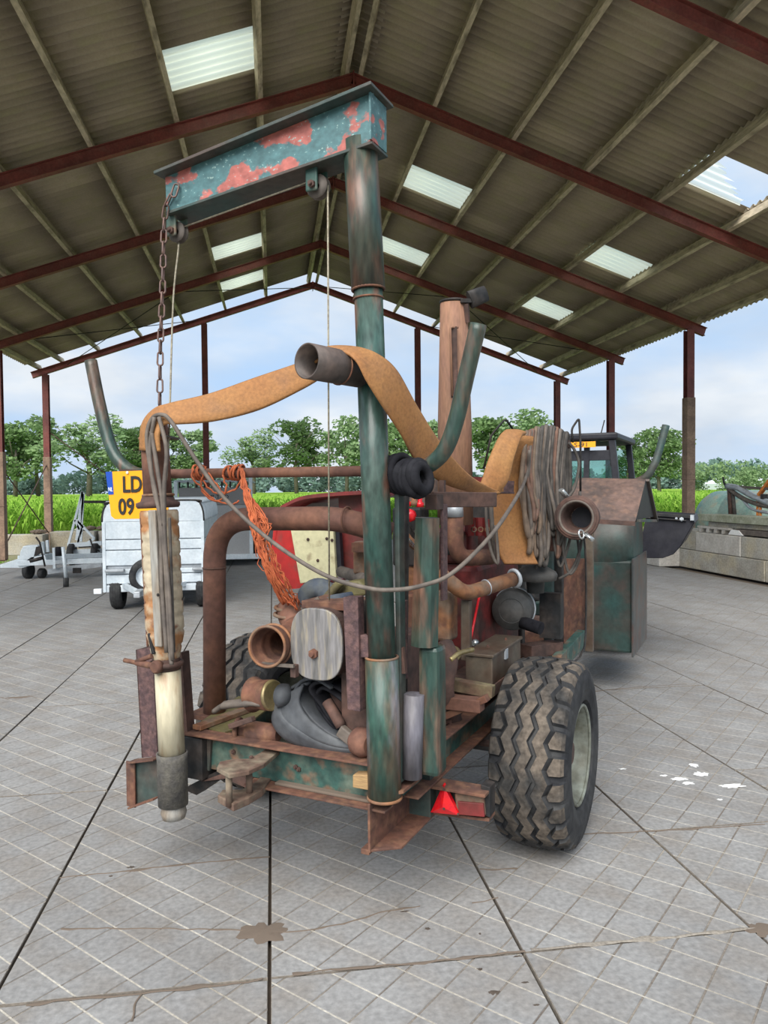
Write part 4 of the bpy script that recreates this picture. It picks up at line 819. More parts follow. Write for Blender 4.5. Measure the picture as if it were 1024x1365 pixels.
MB().tube(cr([ad(648, 662, 3.7), ad(649, 700, 3.7), ad(655, 735, 3.7), ad(664, 750, 3.7), ad(661, 700, 3.7)], 6), .008, 8).build('fuel_line', 'cable_grey', T)
# --- red guard with cream panel behind the pump, above the left wheel
def curved(P, dep_, th, name, m, k=6, lab=None):
    mb = MB(); Q = cr(P, k); mb.add(Q+[q+V(dep_) for q in Q]+[q+V(th) for q in Q]+[q+V(dep_)+V(th) for q in Q], [], 0)
    n = len(Q)
    for i in range(n-1): mb.f += [(i, i+1, n+i+1, n+i), (2*n+i, 3*n+i, 3*n+i+1, 2*n+i+1), (i, 2*n+i, 2*n+i+1, i+1), (n+i, n+i+1, 3*n+i+1, 3*n+i)]; mb.m += [0]*4; mb.s += [True, True, False, False]
    mb.f += [(0, n, 3*n, 2*n), (n-1, 3*n-1, 4*n-1, 2*n-1)]; mb.m += [0, 0]; mb.s += [False, False]
    return mb.build(name, m, T, label=lab)
yg = 1.15
curved([at(374, 683, yg), at(366, 720, yg), at(361, 758, yg), at(368, 778, yg), at(388, 785, yg), at(440, 778, yg)], (0, .55, 0), (.012, 0, .012), 'red_guard', 'red_paint', lab='glossy red curved guard sheet')
mb = MB(); mb.prism([at(366, 684, yg), at(392, 684, yg), at(405, 783, yg), at(378, 784, yg), at(364, 772, yg), at(360, 750, yg)], (0, .02, 0)); mb.build('red_front_sheet', 'red_paint', T, .004)
MB().prism([at(387, 704, yg-.08), at(444, 704, yg-.08), at(448, 771, yg-.08), at(400, 778, yg-.08)], (0, .025, 0)).build('cream_panel', 'cream_panel', T, .004, label='cream board with bolt holes')
mb = MB()
for px, py in ((411, 719), (436, 718), (443, 720), (424, 747)): bolt(mb, at(px, py, yg-.08), (0, -1, 0), .009, .006)
mb.build('panel_bolt', 'rust_dark', T)
MB().prism([at(447, 703, yg-.06), at(452, 703, yg-.06), at(456, 768, yg-.06), at(449, 768, yg-.06)], (0, .03, 0)).build('black_edging', 'black_paint', T)
MB().prism([at(451, 660, yg), at(484, 660, yg), at(484, 762, yg), at(455, 760, yg)], (0, .03, 0)).build('dark_red_panel', 'red_dark', T)
curved([at(374, 679, yg-.1), at(400, 667, yg-.1), at(434, 662, yg-.1), at(482, 659, yg-.1)], (0, .7, -.02), (0, 0, .02), 'red_hood', 'red_dark')
MB().prism([at(384, 680, yg+.1), at(404, 671, yg+.1), at(438, 670, yg+.1), at(438, 686, yg+.1)], (0, .02, 0)).build('pale_hood_lining', 'grey_panel', T)
MB().tube([at(455, 762, .9), at(500, 776, .6)], .03, 14).build('grey_tube', 'cable_grey', T)
MB().bb(at(470, 738, .7).x, at(470, 738, .7).x+.12, .7, .78, at(470, 765, .7).z, at(470, 722, .7).z).build('valve_post', 'rust_orange', T, .01)
mb = MB(); mb.bar(at(472, 727, .68), at(492, 727, .68), .05, .03); mb.bar(at(472, 733, .68), at(492, 733, .68), .05, .02); mb.build('valve_flange', 'rust', T)

MB().bb(-.50, -.03, 2.0, 2.08, .72, 1.66).build('engine_back_panel', 'black_iron', T, .01)  # dark back panel added to block the view through the engine
MB().prism([ad(536, 674, 4.25), ad(546, 660, 4.25), ad(565, 642, 4.25), ad(586, 638, 4.25), ad(586, 674, 4.25)], (0, .02, 0)).build('radiator_cowl', 'hopper_brown', T)
MB().prism([ad(588, 634, 4.3), ad(645, 636, 4.35), ad(645, 656, 4.35), ad(588, 656, 4.3)], (0, .02, 0)).build('cowl_side', 'red_dark', T)
MB().prism([ad(583, 634, 4.2), ad(590, 634, 4.2), ad(590, 656, 4.2), ad(583, 656, 4.2)], (0, .02, 0)).build('cowl_post', 'box_steel', T)
MB().bar(at(584, 908, .78), at(658, 922, .78), .05, .055).build('olive_beam', 'olive_rust', T, .003)
MB().bar(at(586, 934, .60), at(643, 940, .60), .07, .055).build('box_beam', 'rust_brown', T, .003)
mb = MB()
for k in range(3): ring(mb, ad(632+k*9, 706, 3.98), (.3, -1, 0), .012, .004, 12)
mb.build('manifold_port', 'rust_orange', T)
MB().tube(cr([ad(706, 868, 4.0), ad(760, 700, 4.4), ad(779, 720, 4.6), ad(781, 840, 4.6), ad(775, 872, 4.4), ad(762, 885, 4.2)], 8)[8:], .006, 6).build('loose_wire', 'black_iron', T)
for q in range(3): MB().tube([ad(543+q*5, 690+q*9, 3.75), ad(552+q*4, 724-q*6, 3.8)], .007, 6).build('injector_line', 'cable_dark', T)
# ================================================================ THINGS HUNG ON OR LAID OVER THE TRAILER
# suction pipe hanging from the arm
S = empty('suction_pipe', MO, -MYAW, 'cream and rusty suction pipe hanging upright from the crane arm by a chain', 'pipe')
yp = -.15
s0, s1, s2, s3, s4, s5, s6 = at(207, 562, yp), at(211, 672, yp), at(212, 680, yp), at(222, 880, yp), at(223.5, 893, yp), at(229.5, 1008, yp), at(232, 1090, yp)
ax_ = (s6-s1).normalized()
MB().tube([s0, at(207, 600, yp), s1], [.050, .056, .058], 26).build('upper_pipe', 'rust_brown', S)
ring(MB(), at(206, 585, yp), (0, 0, 1), .056, .009, 26).build('pipe_band', 'rust_orange', S); ring(MB(), at(211, 660, yp), ax_, .06, .006, 26).build('pipe_band', 'rust_orange', S)
mb = MB(); mb.lathe(at(211, 677, yp), -ax_, [(0, .082), (.008, .088), (.022, .088), (.028, .07), (.05, .062)], 30); mb.build('flange', 'rust_dark', S)
prof = []; L0 = (s3-s2).length
for k in range(61):
    u = k/60; r_ = .078-.0*u; 
    if u > .82: r_ = .078-(u-.82)/.18*.026
    r_ -= .005*max(0, math.cos(u*10*2*PI))**6
    prof.append((u*L0, r_))
MB().lathe(s2, (s3-s2), prof, 30).build('tin_jacket', 'cream_shell', S, label='rust stained cream tin jacket')
def strip_(px0, py0, px1, py1, w_, m_, nm, y=-.235, th=.012): MB().bar(at(px0, py0, y), at(px1, py1, y+.005), w_, th, up=(0, 1, 0)).build(nm, m_, S, .004)
strip_(203, 680, 212, 862, .038, 'zinc_old', 'jacket_strip')
strip_(226, 690, 232, 870, .010, 'cable_dark', 'jacket_seam'); strip_(188, 690, 197, 862, .006, 'rust', 'jacket_seam', -.215)
for px, py in ((211, 793),): mb = MB(); bolt(mb, at(px, py, -.247), (0, -1, 0), .007, .003); mb.build('jacket_hole', 'black_iron', S)
strip_(199, 844, 205, 872, .016, 'black_iron', 'jacket_slot', -.222)
MB().tube([at(221, 868, yp), s4], .054, 26).build('lower_collar', 'rust_dark', S)
MB().tube([s4, s5], [.0535, .0535], 30).build('lower_pipe', 'cream_pipe', S)
mb = MB(); mb.pipe([at(229.3, 1003, yp), at(229.6, 1012, yp), at(231, 1072, yp)], [.064, .062, .061], .008, 30); mb.build('rubber_sleeve', 'sleeve_black', S)
mb = MB(); mb.pipe([at(231, 1062, yp), at(231.6, 1078, yp), at(231.7, 1082, yp), s6], [.050, .050, .053, .046], .008, 28); mb.build('pipe_tip', 'zinc_old', S)
c = at(214, 887, -.22)
mb = MB(); mb.tube(cr([at(166, 880, -.2), at(185, 884, -.2), at(205, 888, -.22)], 4), [.010]*4+[.014]*5, 8); mb.tube([at(182, 866+16, -.2), at(203, 874, -.21)], .010, 8); mb.build('clamp_handle', 'rust', S)
mb = MB(); mb.lathe(at(212, 888, -.205), (0, -1, 0), [(0, .026), (.02, .028), (.03, .02)], 20); mb.build('clamp_boss', 'rust', S)
mb = MB(); ring(mb, at(222, 884, yp), (0, 0, 1), .060, .012, 28); mb.build('clamp_band', 'rust_dark', S)
mb = MB(); ring(mb, at(217, 582, yp), (0.1, .1, 1), .063, .004, 22); mb.build('tie_wire', 'wire_dark', S)
# orange layflat hose, in one run from pipe top over the saddle to the reel bracket and down
H = empty('layflat_hose', MO, -MYAW, 'long flat orange hose draped from the suction pipe over the saddle to the reel', 'hose')
eA = [at(186, 600, -.20), at(189, 566, -.2), at(204, 546, -.19), at(226, 537, -.17), at(280, 524, -.1), at(340, 503, -.05), at(396, 484, -.01), at(430, 470, -.02)]
eB = [at(214, 602, -.24), at(213, 580, -.245), at(220, 566, -.23), at(236, 566, -.2), at(285, 562, -.12), at(345, 547, -.07), at(402, 520, -.03), at(436, 500, -.04)]
MB().ribbon(eA, eB, .010, 8).build('left_run', 'layflat_orange', H)
eA = [ad(412, 470, 2.79), ad(440, 462, 2.74), ad(478, 463, 2.735), ad(505, 472, 2.75), ad(530, 494, 2.79), ad(556, 540, 2.88), ad(588, 590, 3.02), ad(625, 632, 3.22), ad(655, 650, 3.42), ad(672, 656, 3.56)]
eB = [ad(420, 484, 2.70), ad(452, 470, 2.69), ad(473, 480, 2.66), ad(488, 508, 2.67), ad(508, 540, 2.72), ad(533, 578, 2.82), ad(556, 618, 2.95), ad(590, 644, 3.12), ad(628, 656, 3.32), ad(665, 658, 3.48)]
MB().ribbon(eA, eB, .007, 8).build('middle_run', 'layflat_orange', H)
eA = [ad(630, 656, 3.42), ad(640, 645, 3.44), ad(652, 610, 3.5), ad(668, 578, 3.6), ad(684, 574, 3.72)]
eB = [ad(664, 660, 3.50), ad(678, 640, 3.52), ad(686, 610, 3.55), ad(696, 582, 3.62), ad(702, 578, 3.76)]
MB().ribbon(eA, eB, .012, 8).build('folded_end', 'layflat_orange', H)
eA = [ad(668, 578, 3.74), ad(652, 640, 3.84), ad(653, 690, 3.84), ad(664, 735, 3.84), ad(672, 752, 3.84)]
eB = [ad(712, 582, 3.88), ad(706, 640, 3.94), ad(706, 690, 3.94), ad(712, 735, 3.92), ad(718, 752, 3.90)]
MB().ribbon(eA, eB, .012, 8).build('hanging_loop', 'layflat_orange', H)
eA = [ad(722, 590, 4.12), ad(724, 650, 4.16), ad(726, 700, 4.16), ad(730, 735, 4.16)]; eB = [ad(762, 590, 4.2), ad(758, 650, 4.22), ad(756, 700, 4.22), ad(750, 735, 4.2)]
MB().ribbon(eA, eB, .012, 8).build('hanging_loop', 'rust_brown', H)
# bundle of thinner hoses hung in loops
B = empty('hose_bundle', MO, -MYAW, 'tangled brown grey hydraulic hoses hung in long loops on the reel hook', 'hoses')
random.seed(11)
for k in range(27):
    u = k/26; x0 = 700+54*u+random.uniform(-2, 2); x1 = 705+50*u+random.uniform(-5, 5); dd = 3.86+.24*u; ytop = 580-9*math.sin(PI*u)+random.uniform(-2, 2); ybot = 735+random.uniform(-35, 22)-22*abs(u-.45)
    w_ = random.uniform(5, 9)
    pts = [ad(x0, ytop+10, dd), ad(x0-w_*.55, ytop+50, dd-.02), ad(x0-w_*.5+random.uniform(-2, 3), (ytop+ybot)/2, dd-.02), ad(x1-w_*.5+random.uniform(-3, 5), ybot-20, dd-.01), ad(x1, ybot, dd), ad(x1+w_*.6, ybot-20, dd+.03), ad(x0+w_*.8, (ytop+ybot)/2, dd+.05), ad(x0+w_*.7, ytop+30, dd+.05), ad(x0+w_*.3, ytop, dd+.03)]
    P = [V(p) for p in pts]; N_ = len(P); Q = []
    for i in range(N_):
        a, b, c, d = P[i-1], P[i], P[(i+1) % N_], P[(i+2) % N_]
        for j in range(5): s = j/5; Q.append(.5*((2*b)+(c-a)*s+(2*a-5*b+4*c-d)*s*s+(3*b-a-3*c+d)*s**3))
    MB().tube(Q, random.choice((.0095, .0105, .0115, .013)), 8, close=True).build('hose_loop', random.choice(('cable_grey', 'cable_brown', 'cable_dark', 'cable_rust')), B)
for pts in (((758, 590), (766, 600), (772, 620), (766, 650), (756, 665)), ((748, 700), (752, 740), (760, 765), (772, 745), (770, 715)), ((773, 655), (776, 700), (774, 730), (762, 760), (745, 772)), ((735, 700), (742, 740), (748, 755), (757, 730), (764, 700)), ((719, 700), (717, 740), (714, 762))):
    MB().tube(cr([ad(x, y, 4.05) for x, y in pts], 6), .008, 8).build('hose_end', 'cable_dark', B)
# crossed cable sagging in front of the mast
mb = MB(); mb.tube(cr([at(222, 870, -.26), at(216, 780, -.255), at(213, 690, -.25), at(200, 620, -.25), at(196, 580, -.25), at(203, 558, -.24), at(216, 553, -.24), at(229, 563, -.24), at(262, 614, -.2), at(300, 665, -.17), at(360, 720, -.13), at(430, 765, -.10), at(490, 784, -.10), at(530, 786, -.06), at(565, 780, .0), at(600, 766, .08), at(640, 730, .25), at(672, 690, .42), ad(700, 640, 3.8), ad(706, 600, 3.82)], 8), .0085, 10)
top(mb, 'long_cable', 'cable_grey', 'long grey brown cable sagging across the mast from pipe to reel', 'cable')
mb = MB()
for pts in (((206, 556), (200, 600), (205, 650), (214, 690), (221, 760), (226, 860), (229, 886)), ((212, 556), (222, 600), (219, 650), (220, 720), (226, 800), (230, 880)), ((202, 575), (209, 620), (216, 665), (218, 700))):
    mb.tube(cr([at(x, y, -.25) for x, y in pts], 8), .0085, 8)
top(mb, 'pipe_cables', 'cable_grey', 'short brown cables strapped down the front of the suction pipe', 'cable')
# chain, wire rope
CH_ = empty('lifting_chain', MO, -MYAW, 'rusty link chain from the end of the crane arm to the suction pipe', 'chain')
def link(c, d, roll):
    d = V(d).normalized(); a = d.orthogonal().normalized(); a = Matrix.Rotation(roll, 3, d) @ a; mb = MB(); l, w_ = .017, .0115; P = []
    for k in range(14):
        q = 2*PI*k/14; P.append(c+a*math.cos(q)*w_+d*(math.sin(q)*w_+(l if math.sin(q) >= 0 else -l)))
    mb.tube(P, .0042, 6, close=True); mb.build('chain_link', 'chain_steel', CH_)
cp_ = cr([at(236, 240, -.062), at(233, 255, -.075), at(224, 268, -.075), at(219, 300, -.07), at(217, 380, -.1), at(214, 460, -.12), at(213, 538, -.14)], 30)
acc = 0; last = cp_[0]; k = 0
for i in range(1, len(cp_)):
    acc += (cp_[i]-cp_[i-1]).length
    if acc >= .049: link(cp_[i], cp_[i]-cp_[max(0, i-3)], (k % 2)*PI/2+.35); k += 1; acc = 0
mb = MB(); c0, r0 = PW; c1, r1 = PX
mb.tube(cr([at(222, 640, -.20), at(226, 560, -.14), at(231, 400, -.06), V((c1.x+.0, c1.y, c1.z-r1)), V((c1.x-.03, c1.y, c1.z-r1*.6))], 6), .004, 6)
mb.tube([V((c1.x+r1*.7, c1.y, c1.z+.02)), V((c0.x-r0*.7, c0.y, c0.z+.03))], .004, 6)
mb.tube([V((c0.x+r0*.9, c0.y, c0.z)), at(439, 800, .05)], .004, 6)
top(mb, 'wire_rope', 'wire_rope', 'thin steel wire rope running over both pulleys of the crane arm', 'rope')
# orange twine
TW = empty('baler_twine', MO, -MYAW, 'tangle of orange twine knotted on the guide bar and hanging down', 'twine')
random.seed(5)
def tw(pts, r=.0045, jit=.006, nm='twine_strand'):
    P = [at(x, y, z) for x, y, z in pts]; Q = cr(P, 6); Q = [q+V((random.gauss(0, jit*.3), random.gauss(0, jit*.3), random.gauss(0, jit*.3))) for q in Q]; MB().tube(Q, r, 5).build(nm, 'twine', TW)
for k in range(10):   # wraps round the bar
    x = 262+k*2.2+random.uniform(-2, 2) if k < 4 else 305+(k-4)*3.4; c = at(x, 630, cy); mb = MB(); ring(mb, c, (1, random.uniform(-.3, .3), random.uniform(-.4, .4)), .028+random.uniform(0, .006), .005, 16); mb.build('twine_wrap', 'twine', TW)
tw([(258, 624, .1), (256, 636, .08), (268, 650, .08), (290, 668, .09), (302, 650, .09), (296, 634, .1)]); tw([(275, 622, .1), (268, 645, .09), (276, 662, .08), (305, 672, .09), (318, 668, .09)]); tw([(278, 630, .1), (290, 648, .09), (300, 660, .09)]); tw([(270, 640, .1), (285, 656, .09), (310, 655, .1), (322, 640, .1)])
for k in range(13):
    j = random.uniform(-4, 4); tw([(322+j*.5, 625, .11), (330+j, 660, .08), (341+j*1.2, 700, .07), (350+j*1.3, 735, .09), (364+j*1.5, 770, .12), (385+j*2, 805, .2)], random.choice((.003, .004, .005)), .012)
for k in range(9):
    j = random.uniform(-7, 7); tw([(336+j*.4, 665, .09), (352+j, 690, .08), (358+j, 705, .09), (345+j*.6, 722, .08)], .003, .012)
for k in range(12):
    j = random.uniform(-9, 9); tw([(338+j*.5, 680, .08), (352+j*1.5, 735, .1), (368+j*1.6, 770, .13), (392+j, 806, .2)], .0022, .02)
for k in range(8): j = random.uniform(-8, 8); tw([(340+j, 695, .08), (362+j, 760, .12), (382+j, 790, .16), (396, 812, .2)], .0025, .012)
# black flat hose roll lying behind the beam
R_ = empty('black_hose_roll', MO, -MYAW, 'folded roll of flat black rubber hose lying behind the rear beam', 'hose')
def fold(A, B, m='rubber_hose', nm='hose_fold', t=.009): MB().ribbon(A, B, t, 7).build(nm, m, R_)
def pair(pts, y0, wy, **k): fold([at(x, y, y0) for x, y in pts], [at(x, y, y0)+V((.0, wy, 0)) for x, y in pts], **k)
pair([(480, 1002), (440, 1000), (400, 992), (372, 975), (363, 952), (372, 930), (392, 915), (408, 912)], .06, .16)
pair([(484, 990), (450, 985), (420, 965), (400, 940), (392, 922), (402, 908), (420, 906), (440, 918)], .05, .14)
pair([(470, 980), (444, 965), (426, 940), (412, 920), (424, 910), (452, 920), (486, 950)], .07, .12, m='rubber_black')
pair([(455, 985), (435, 960), (420, 935), (428, 918), (450, 930), (488, 965)], .09, .1, m='rubber_black')
fold([at(376, 930, .05), at(372, 955, .03), at(395, 975, .02), at(440, 994, .03), at(484, 1000, .05)], [at(406, 912, .06), at(400, 935, .04), at(415, 960, .03), at(448, 983, .04), at(486, 992, .06)])
fold([at(366, 940, .06), at(364, 965, .05), at(384, 988, .04), at(430, 1002, .05), at(482, 1006, .06)], [at(380, 922, .05), at(376, 950, .025), at(398, 972, .015), at(440, 992, .03), at(484, 999, .05)])
MB().tube(cr([at(455, 968, .04), at(445, 950, .04), at(436, 935, .05)], 4), .022, 10).build('hose_lining', 'rust_dark', R_)
c_a, c_b = at(326, 925, .08), at(367, 927, .05); MB().tube([c_a.lerp(c_b, 1.20), c_a.lerp(c_b, 1.24), c_a.lerp(c_b, 1.36)+V((0, .02, -.02))], [.050, .054, .030], 20, el=(1, 1)).build('hose_tail', 'rubber_hose', R_)
MB().box(at(462, 980, .03), (.07, .03, .05), (1, 0, -.6), (0, 1, 0)).build('hose_clip', 'cable_grey', R_, .006)
# ================================================================ TRACTOR AND BUCKET IN FRONT OF THE TRAILER
K = empty('tractor', MO, -MYAW, 'tractor with glazed cab and yellow plate hitched in front of the tank', 'tractor')
dk = 7.6
def kd(x, y, d=dk): return ad(x, y, d)
cL, cR = kd(700, 583), kd(812, 583)
c = kd(764, 620); xl, xr = c.x-.62, c.x+.48; yb = c.y; zt_ = kd(764, 588).z; zm = 1.15
for x0, tx in ((xl, .10), (xr, -.10)):
    for y1 in (yb, yb+1.1): MB().bar((x0, y1, zm), (x0+tx, y1, zt_), .06, .07, up=(0, 1, 0)).build('cab_pillar', 'black_paint', K, .005)
MB().bb(xl+.04, xr-.04, yb-.06, yb+1.2, zt_, zt_+.07).build('cab_roof', 'black_paint', K, .02)
MB().bb(xl+.1, xr-.1, yb-.02, yb+.02, zt_-.20, zt_-.10).build('rear_window_frame', 'black_paint', K, .004)
a = kd(797, 600); MB().bar((c.x+.12, yb, zm), (c.x+.14, yb, zt_), .05, .05, up=(0, 1, 0)).build('window_pillar', 'black_paint', K)
for x0, x1 in ((xl+.12, c.x+.09), (c.x+.17, xr-.12)): MB().bb(x0, x1, yb+.0, yb+.006, zm+.02, zt_-.2).build('rear_window', 'cab_glass', K)
MB().bb(xl+.12, xr-.12, yb+1.1, yb+1.106, zm+.02, zt_-.05).build('front_window', 'cab_glass', K)
for x0 in (xl+.05, xr-.05): MB().bar((x0, yb+.05, zm+.3), (x0, yb+1.05, zm+.3), .005, .55).build('side_window', 'cab_glass', K)
o = MB().bb(kd(740, 597).x, kd(799, 597).x, yb-.08, yb-.07, kd(764, 597.5).z, kd(764, 590).z).build('cab_plate', 'plate_yellow', K, label='yellow plate under the cab roof')
text('S-91', 'plate_letters', .062, 'plate_ink', (kd(768, 597).x, yb-.082, kd(770, 597).z+.004), (1, 0, 0), (0, 0, 1), o, .001, sx=1.3)
MB().box(kd(806, 584.5), (.10, .08, .055), (1, 0, 0), (0, 1, 0)).build('work_lamp', 'chrome', K, .01)
MB().tube([kd(800, 583), kd(806, 560)], .006, 5).build('aerial', 'black_iron', K)
for s, x0 in ((-1, xl-.1), (1, xr-.25)):
    MB().bb(x0, x0+.35, yb-.1, yb+1.1, 1.0, 1.10).build('mudguard', 'red_dark', K, .04)
    mb = MB(); mb._lathe(V((x0+.17, yb+.6, .62)), V((1, 0, 0)), [(-.14, .38), (-.17, .45), (-.16, .56), (-.13, .61), (0, .625), (.13, .61), (.16, .56), (.17, .45), (.14, .38)], 36, 0); w_ = mb.build('rear_tyre', 'tyre_dark', K)
    MB()._lathe(V((x0+.17, yb+.6, .62)), V((1, 0, 0)), [(-.12, .38), (-.05, .34), (.0, .1), (.01, 0)], 30, 0).build('wheel_rim', 'red_dark', w_)
MB().bb(xl+.25, xr-.25, yb+1.1, yb+2.6, .75, 1.35).build('bonnet', 'red_dark', K, .06)
MB().bb(xl+.15, xr-.15, yb-.1, yb+1.2, .55, 1.15).build('gearbox', 'black_iron', K, .03)
for x0 in (xl+.1, xr-.3): mb = MB(); mb._lathe(V((x0+.1, yb+2.3, .36)), V((1, 0, 0)), [(-.07, .2), (-.09, .3), (-.06, .355), (.06, .355), (.09, .3), (.07, .2), (.0, .0)], 28, 0); mb.build('front_tyre', 'tyre_dark', K)
# black bucket
by_ = ad(890, 700, 7.0).y; bk = [at(x, y, by_) for x, y in ((862, 685), (924, 689), (926, 697), (908, 728), (898, 739), (884, 744), (850, 744))]
BK = empty('transport_bucket', MO, -MYAW, 'black steel bucket with sloping front standing out right of the brown hopper', 'bucket')
BK.location = MO
mb = MB(); mb.prism(bk, (0, .012, 0)); mb.build('side_plate', 'black_paint', BK)
mb = MB(); mb.prism([p+V((-.02, .9, 0)) for p in bk], (0, .012, 0)); mb.build('side_plate', 'black_paint', BK)
for a, b in zip(bk[1:-1], bk[2:]): mb = MB(); mb.prism([a, b, b+V((-.02, .9, 0)), a+V((-.02, .9, 0))], V((-.008, 0, .004))); mb.build('shell_plate', 'black_paint', BK)
mb = MB(); mb.bar(bk[0]+V((0, -.01, 0)), bk[1]+V((0, -.01, 0)), .03, .03); mb.bar(at(862, 690, by_-.02), at(915, 694, by_-.02), .02, .01); mb.build('rim_bar', 'black_iron', BK, .003)
mb = MB(); bolt(mb, at(909, 692, by_-.01), (0, -1, 0), .02, .02); bolt(mb, at(902, 691, by_-.01), (0, -1, 0), .012, .02); mb.box(at(923, 690, by_-.01), (.03, .06, .05)); mb.build('latch', 'zinc_dull', BK)
# ================================================================ TRAILERS AT THE BACK LEFT
# small box trailer, seen from its drawbar end
y0 = 11.2; bx0 = WY(136, 700, y0).x; bx1 = WY(272, 700, y0).x; zb_ = WY(200, 783, y0).z; zt2 = WY(200, 668, y0).z
TY = math.radians(-3)
X1 = empty('box_trailer', (0, 0, 0), 0, 'small galvanised box trailer with rounded ribbed roof and spare wheel', 'trailer')
def w(px, py, y=y0): return WY(px, py, y)
zl_ = lambda py: WY(200, py, y0).z
W_ = bx1-bx0
arch = [(bx0, zl_(695)), (bx0+.01, zl_(684)), (bx0+.05, zl_(674)), (bx0+.14, zl_(669)), (bx1-.14, zl_(667)), (bx1-.05, zl_(672)), (bx1-.01, zl_(682)), (bx1, zl_(695))]
MB().prism([V((x, y0, z)) for x, z in arch], (0, .03, 0)).build('front_arch', 'zinc', X1, .004)
mb = MB(); mb.tube(cr([V((x, y0-.005, z)) for x, z in arch], 5), .012, 6); mb.build('arch_seal', 'black_iron', X1)
ys_ = [695, 719, 733, 754]
for a, b in zip(ys_, ys_[1:]):
    MB().bb(bx0+.03, bx1-.03, y0-.01, y0+.02, zl_(b)+.012, zl_(a)-.004).build('front_panel', 'zinc', X1, .006)
MB().bb(bx0, bx1, y0+.02, y0+.03, zl_(783), zl_(695)).build('inner_wall', 'zinc_dull', X1)
for x0 in (bx0, bx1-.045): MB().bb(x0, x0+.045, y0-.02, y0+.03, zl_(788), zl_(695)).build('corner_post', 'zinc', X1, .004)
for a, b in ((758, 764), (765.5, 777), (779, 788)): MB().bb(bx0+.05, bx1-.05, y0-.015, y0+.02, zl_(b), zl_(a)).build('lower_board', 'zinc', X1, .006)
ly = 2.6
for s, x0 in ((-1, bx0), (1, bx1-.03)):
    for a, b in zip(ys_, ys_[1:]): MB().bb(x0, x0+.03, y0+.04, y0+ly, zl_(b)+.008, zl_(a)-.004).build('side_panel', 'zinc', X1, .004)
    MB().bb(x0, x0+.03, y0+.04, y0+ly, zl_(786), zl_(757)).build('side_board', 'zinc', X1, .004)
    q = x0+.015+s*.16; mb = MB(); mb._lathe(V((q, y0+1.3, .27)), V((s, 0, 0)), [(-.07, .15), (-.085, .2), (-.08, .25), (-.05, .27), (.05, .27), (.08, .25), (.085, .2), (.07, .15)], 32, 0)
for k in range(12):
    y1 = y0+.05+k*.215; MB().tube(cr([V((x, y1+.09, z)) for x, z in arch], 4), .075, 8, el=(.35, 1)).build('roof_rib', 'zinc', X1)
mb = MB(); vs = cr([V((x, y0, z-.01)) for x, z in arch], 4); n = len(vs); mb.add(vs+[v+V((0, ly, 0)) for v in vs], [(i, i+1, n+i+1, n+i) for i in range(n-1)], 0, True); mb.build('roof_skin', 'zinc', X1)
MB().prism([V((x, y0+ly, z)) for x, z in arch], (0, .03, 0)).build('rear_arch', 'zinc', X1); MB().bb(bx0, bx1, y0+ly, y0+ly+.03, zl_(786), zl_(695)).build('tailgate', 'zinc', X1)
MB().bb(bx0+.02, bx1-.02, y0+.03, y0+ly, zl_(788), zl_(783)).build('floor_pan', 'zinc_dull', X1)
c = w(197, 768, y0-.10)
sp = MB(); sp._lathe(c, V((0, 1, 0)), [(-.05, .155), (-.068, .19), (-.06, .23), (-.03, .255), (.03, .255), (.06, .23), (.05, .155)], 36, 0); o = sp.build('spare_wheel', 'tyre_dark', X1, label='black spare wheel')
MB()._lathe(c, V((0, 1, 0)), [(-.03, .16), (.0, .14), (.0, .06), (-.03, .05), (-.03, 0)], 28, 0).build('spare_rim', 'zinc', o)
for px in (154, 268):
    x = w(px, 800, 11.3).x+.02; mb = MB(); mb._lathe(V((x, 11.42, .27)), V((1, 0, 0)), [(-.07, .16), (-.085, .2), (-.08, .245), (-.055, .268), (.055, .268), (.08, .245), (.085, .2), (.07, .16)], 32, 0); o = mb.build('trailer_tyre', 'tyre_dark', X1)
    for g in (-.03, 0, .03): ring(MB(), (x+g, 11.42, .27), (1, 0, 0), .268, .004, 32).build('tread_rib', 'tyre_dark', o)
    MB().tube([(x-.02, 11.42, .27), (x+.02, 11.42, .27)], .16, 24).build('trailer_rim', 'zinc', o)
    MB().bb(x-.12, x+.14, 11.1, 11.75, .56, .60).build('mudguard', 'zinc_dull', X1, .01)
MB().bar((bx0, 11.42, .27), (bx1, 11.42, .27), .06, .06).build('axle', 'zinc_dull', X1)
cx_ = (bx0+bx1)/2
for x0 in (bx0+.25, bx1-.25): MB().bar((x0, 11.3, .36), (cx_, 9.95, .40), .05, .07).build('drawbar', 'zinc', X1, .004)
MB().bb(cx_-.04, cx_+.04, 9.75, 10.05, .37, .45).build('coupling_head', 'zinc_dull', X1, .01)
MB().tube([(cx_+.1, 10.2, .03), (cx_+.1, 10.2, .75)], .024, 12).build('jockey_post', 'zinc', X1)
mb = MB(); mb._lathe(V((cx_+.1, 10.2, .10)), V((1, 0, 0)), [(-.025, .05), (-.03, .09), (.03, .09), (.025, .05)], 20, 0); mb.build('jockey_wheel', 'tyre_dark', X1)
MB().tube([w(246, 797, 10.6), w(242, 809, 10.5), w(240, 816, 10.5)], .012, 6).build('prop_handle', 'black_iron', X1)
MB().bb(bx0-.13, bx0-.02, y0-.02, y0+.04, zl_(790), zl_(783)).build('marker_lamp', 'white_ink', X1, .01)
mb = MB(); ring(mb, w(203, 805, y0-.3), (0, 1, .1), .06, .008, 20); mb.tube(cr([w(206, 790, y0-.3), w(198, 800, y0-.3), w(203, 812, y0-.3), w(212, 802, y0-.3)], 5), .007, 6); mb.build('light_cable', 'black_iron', X1)
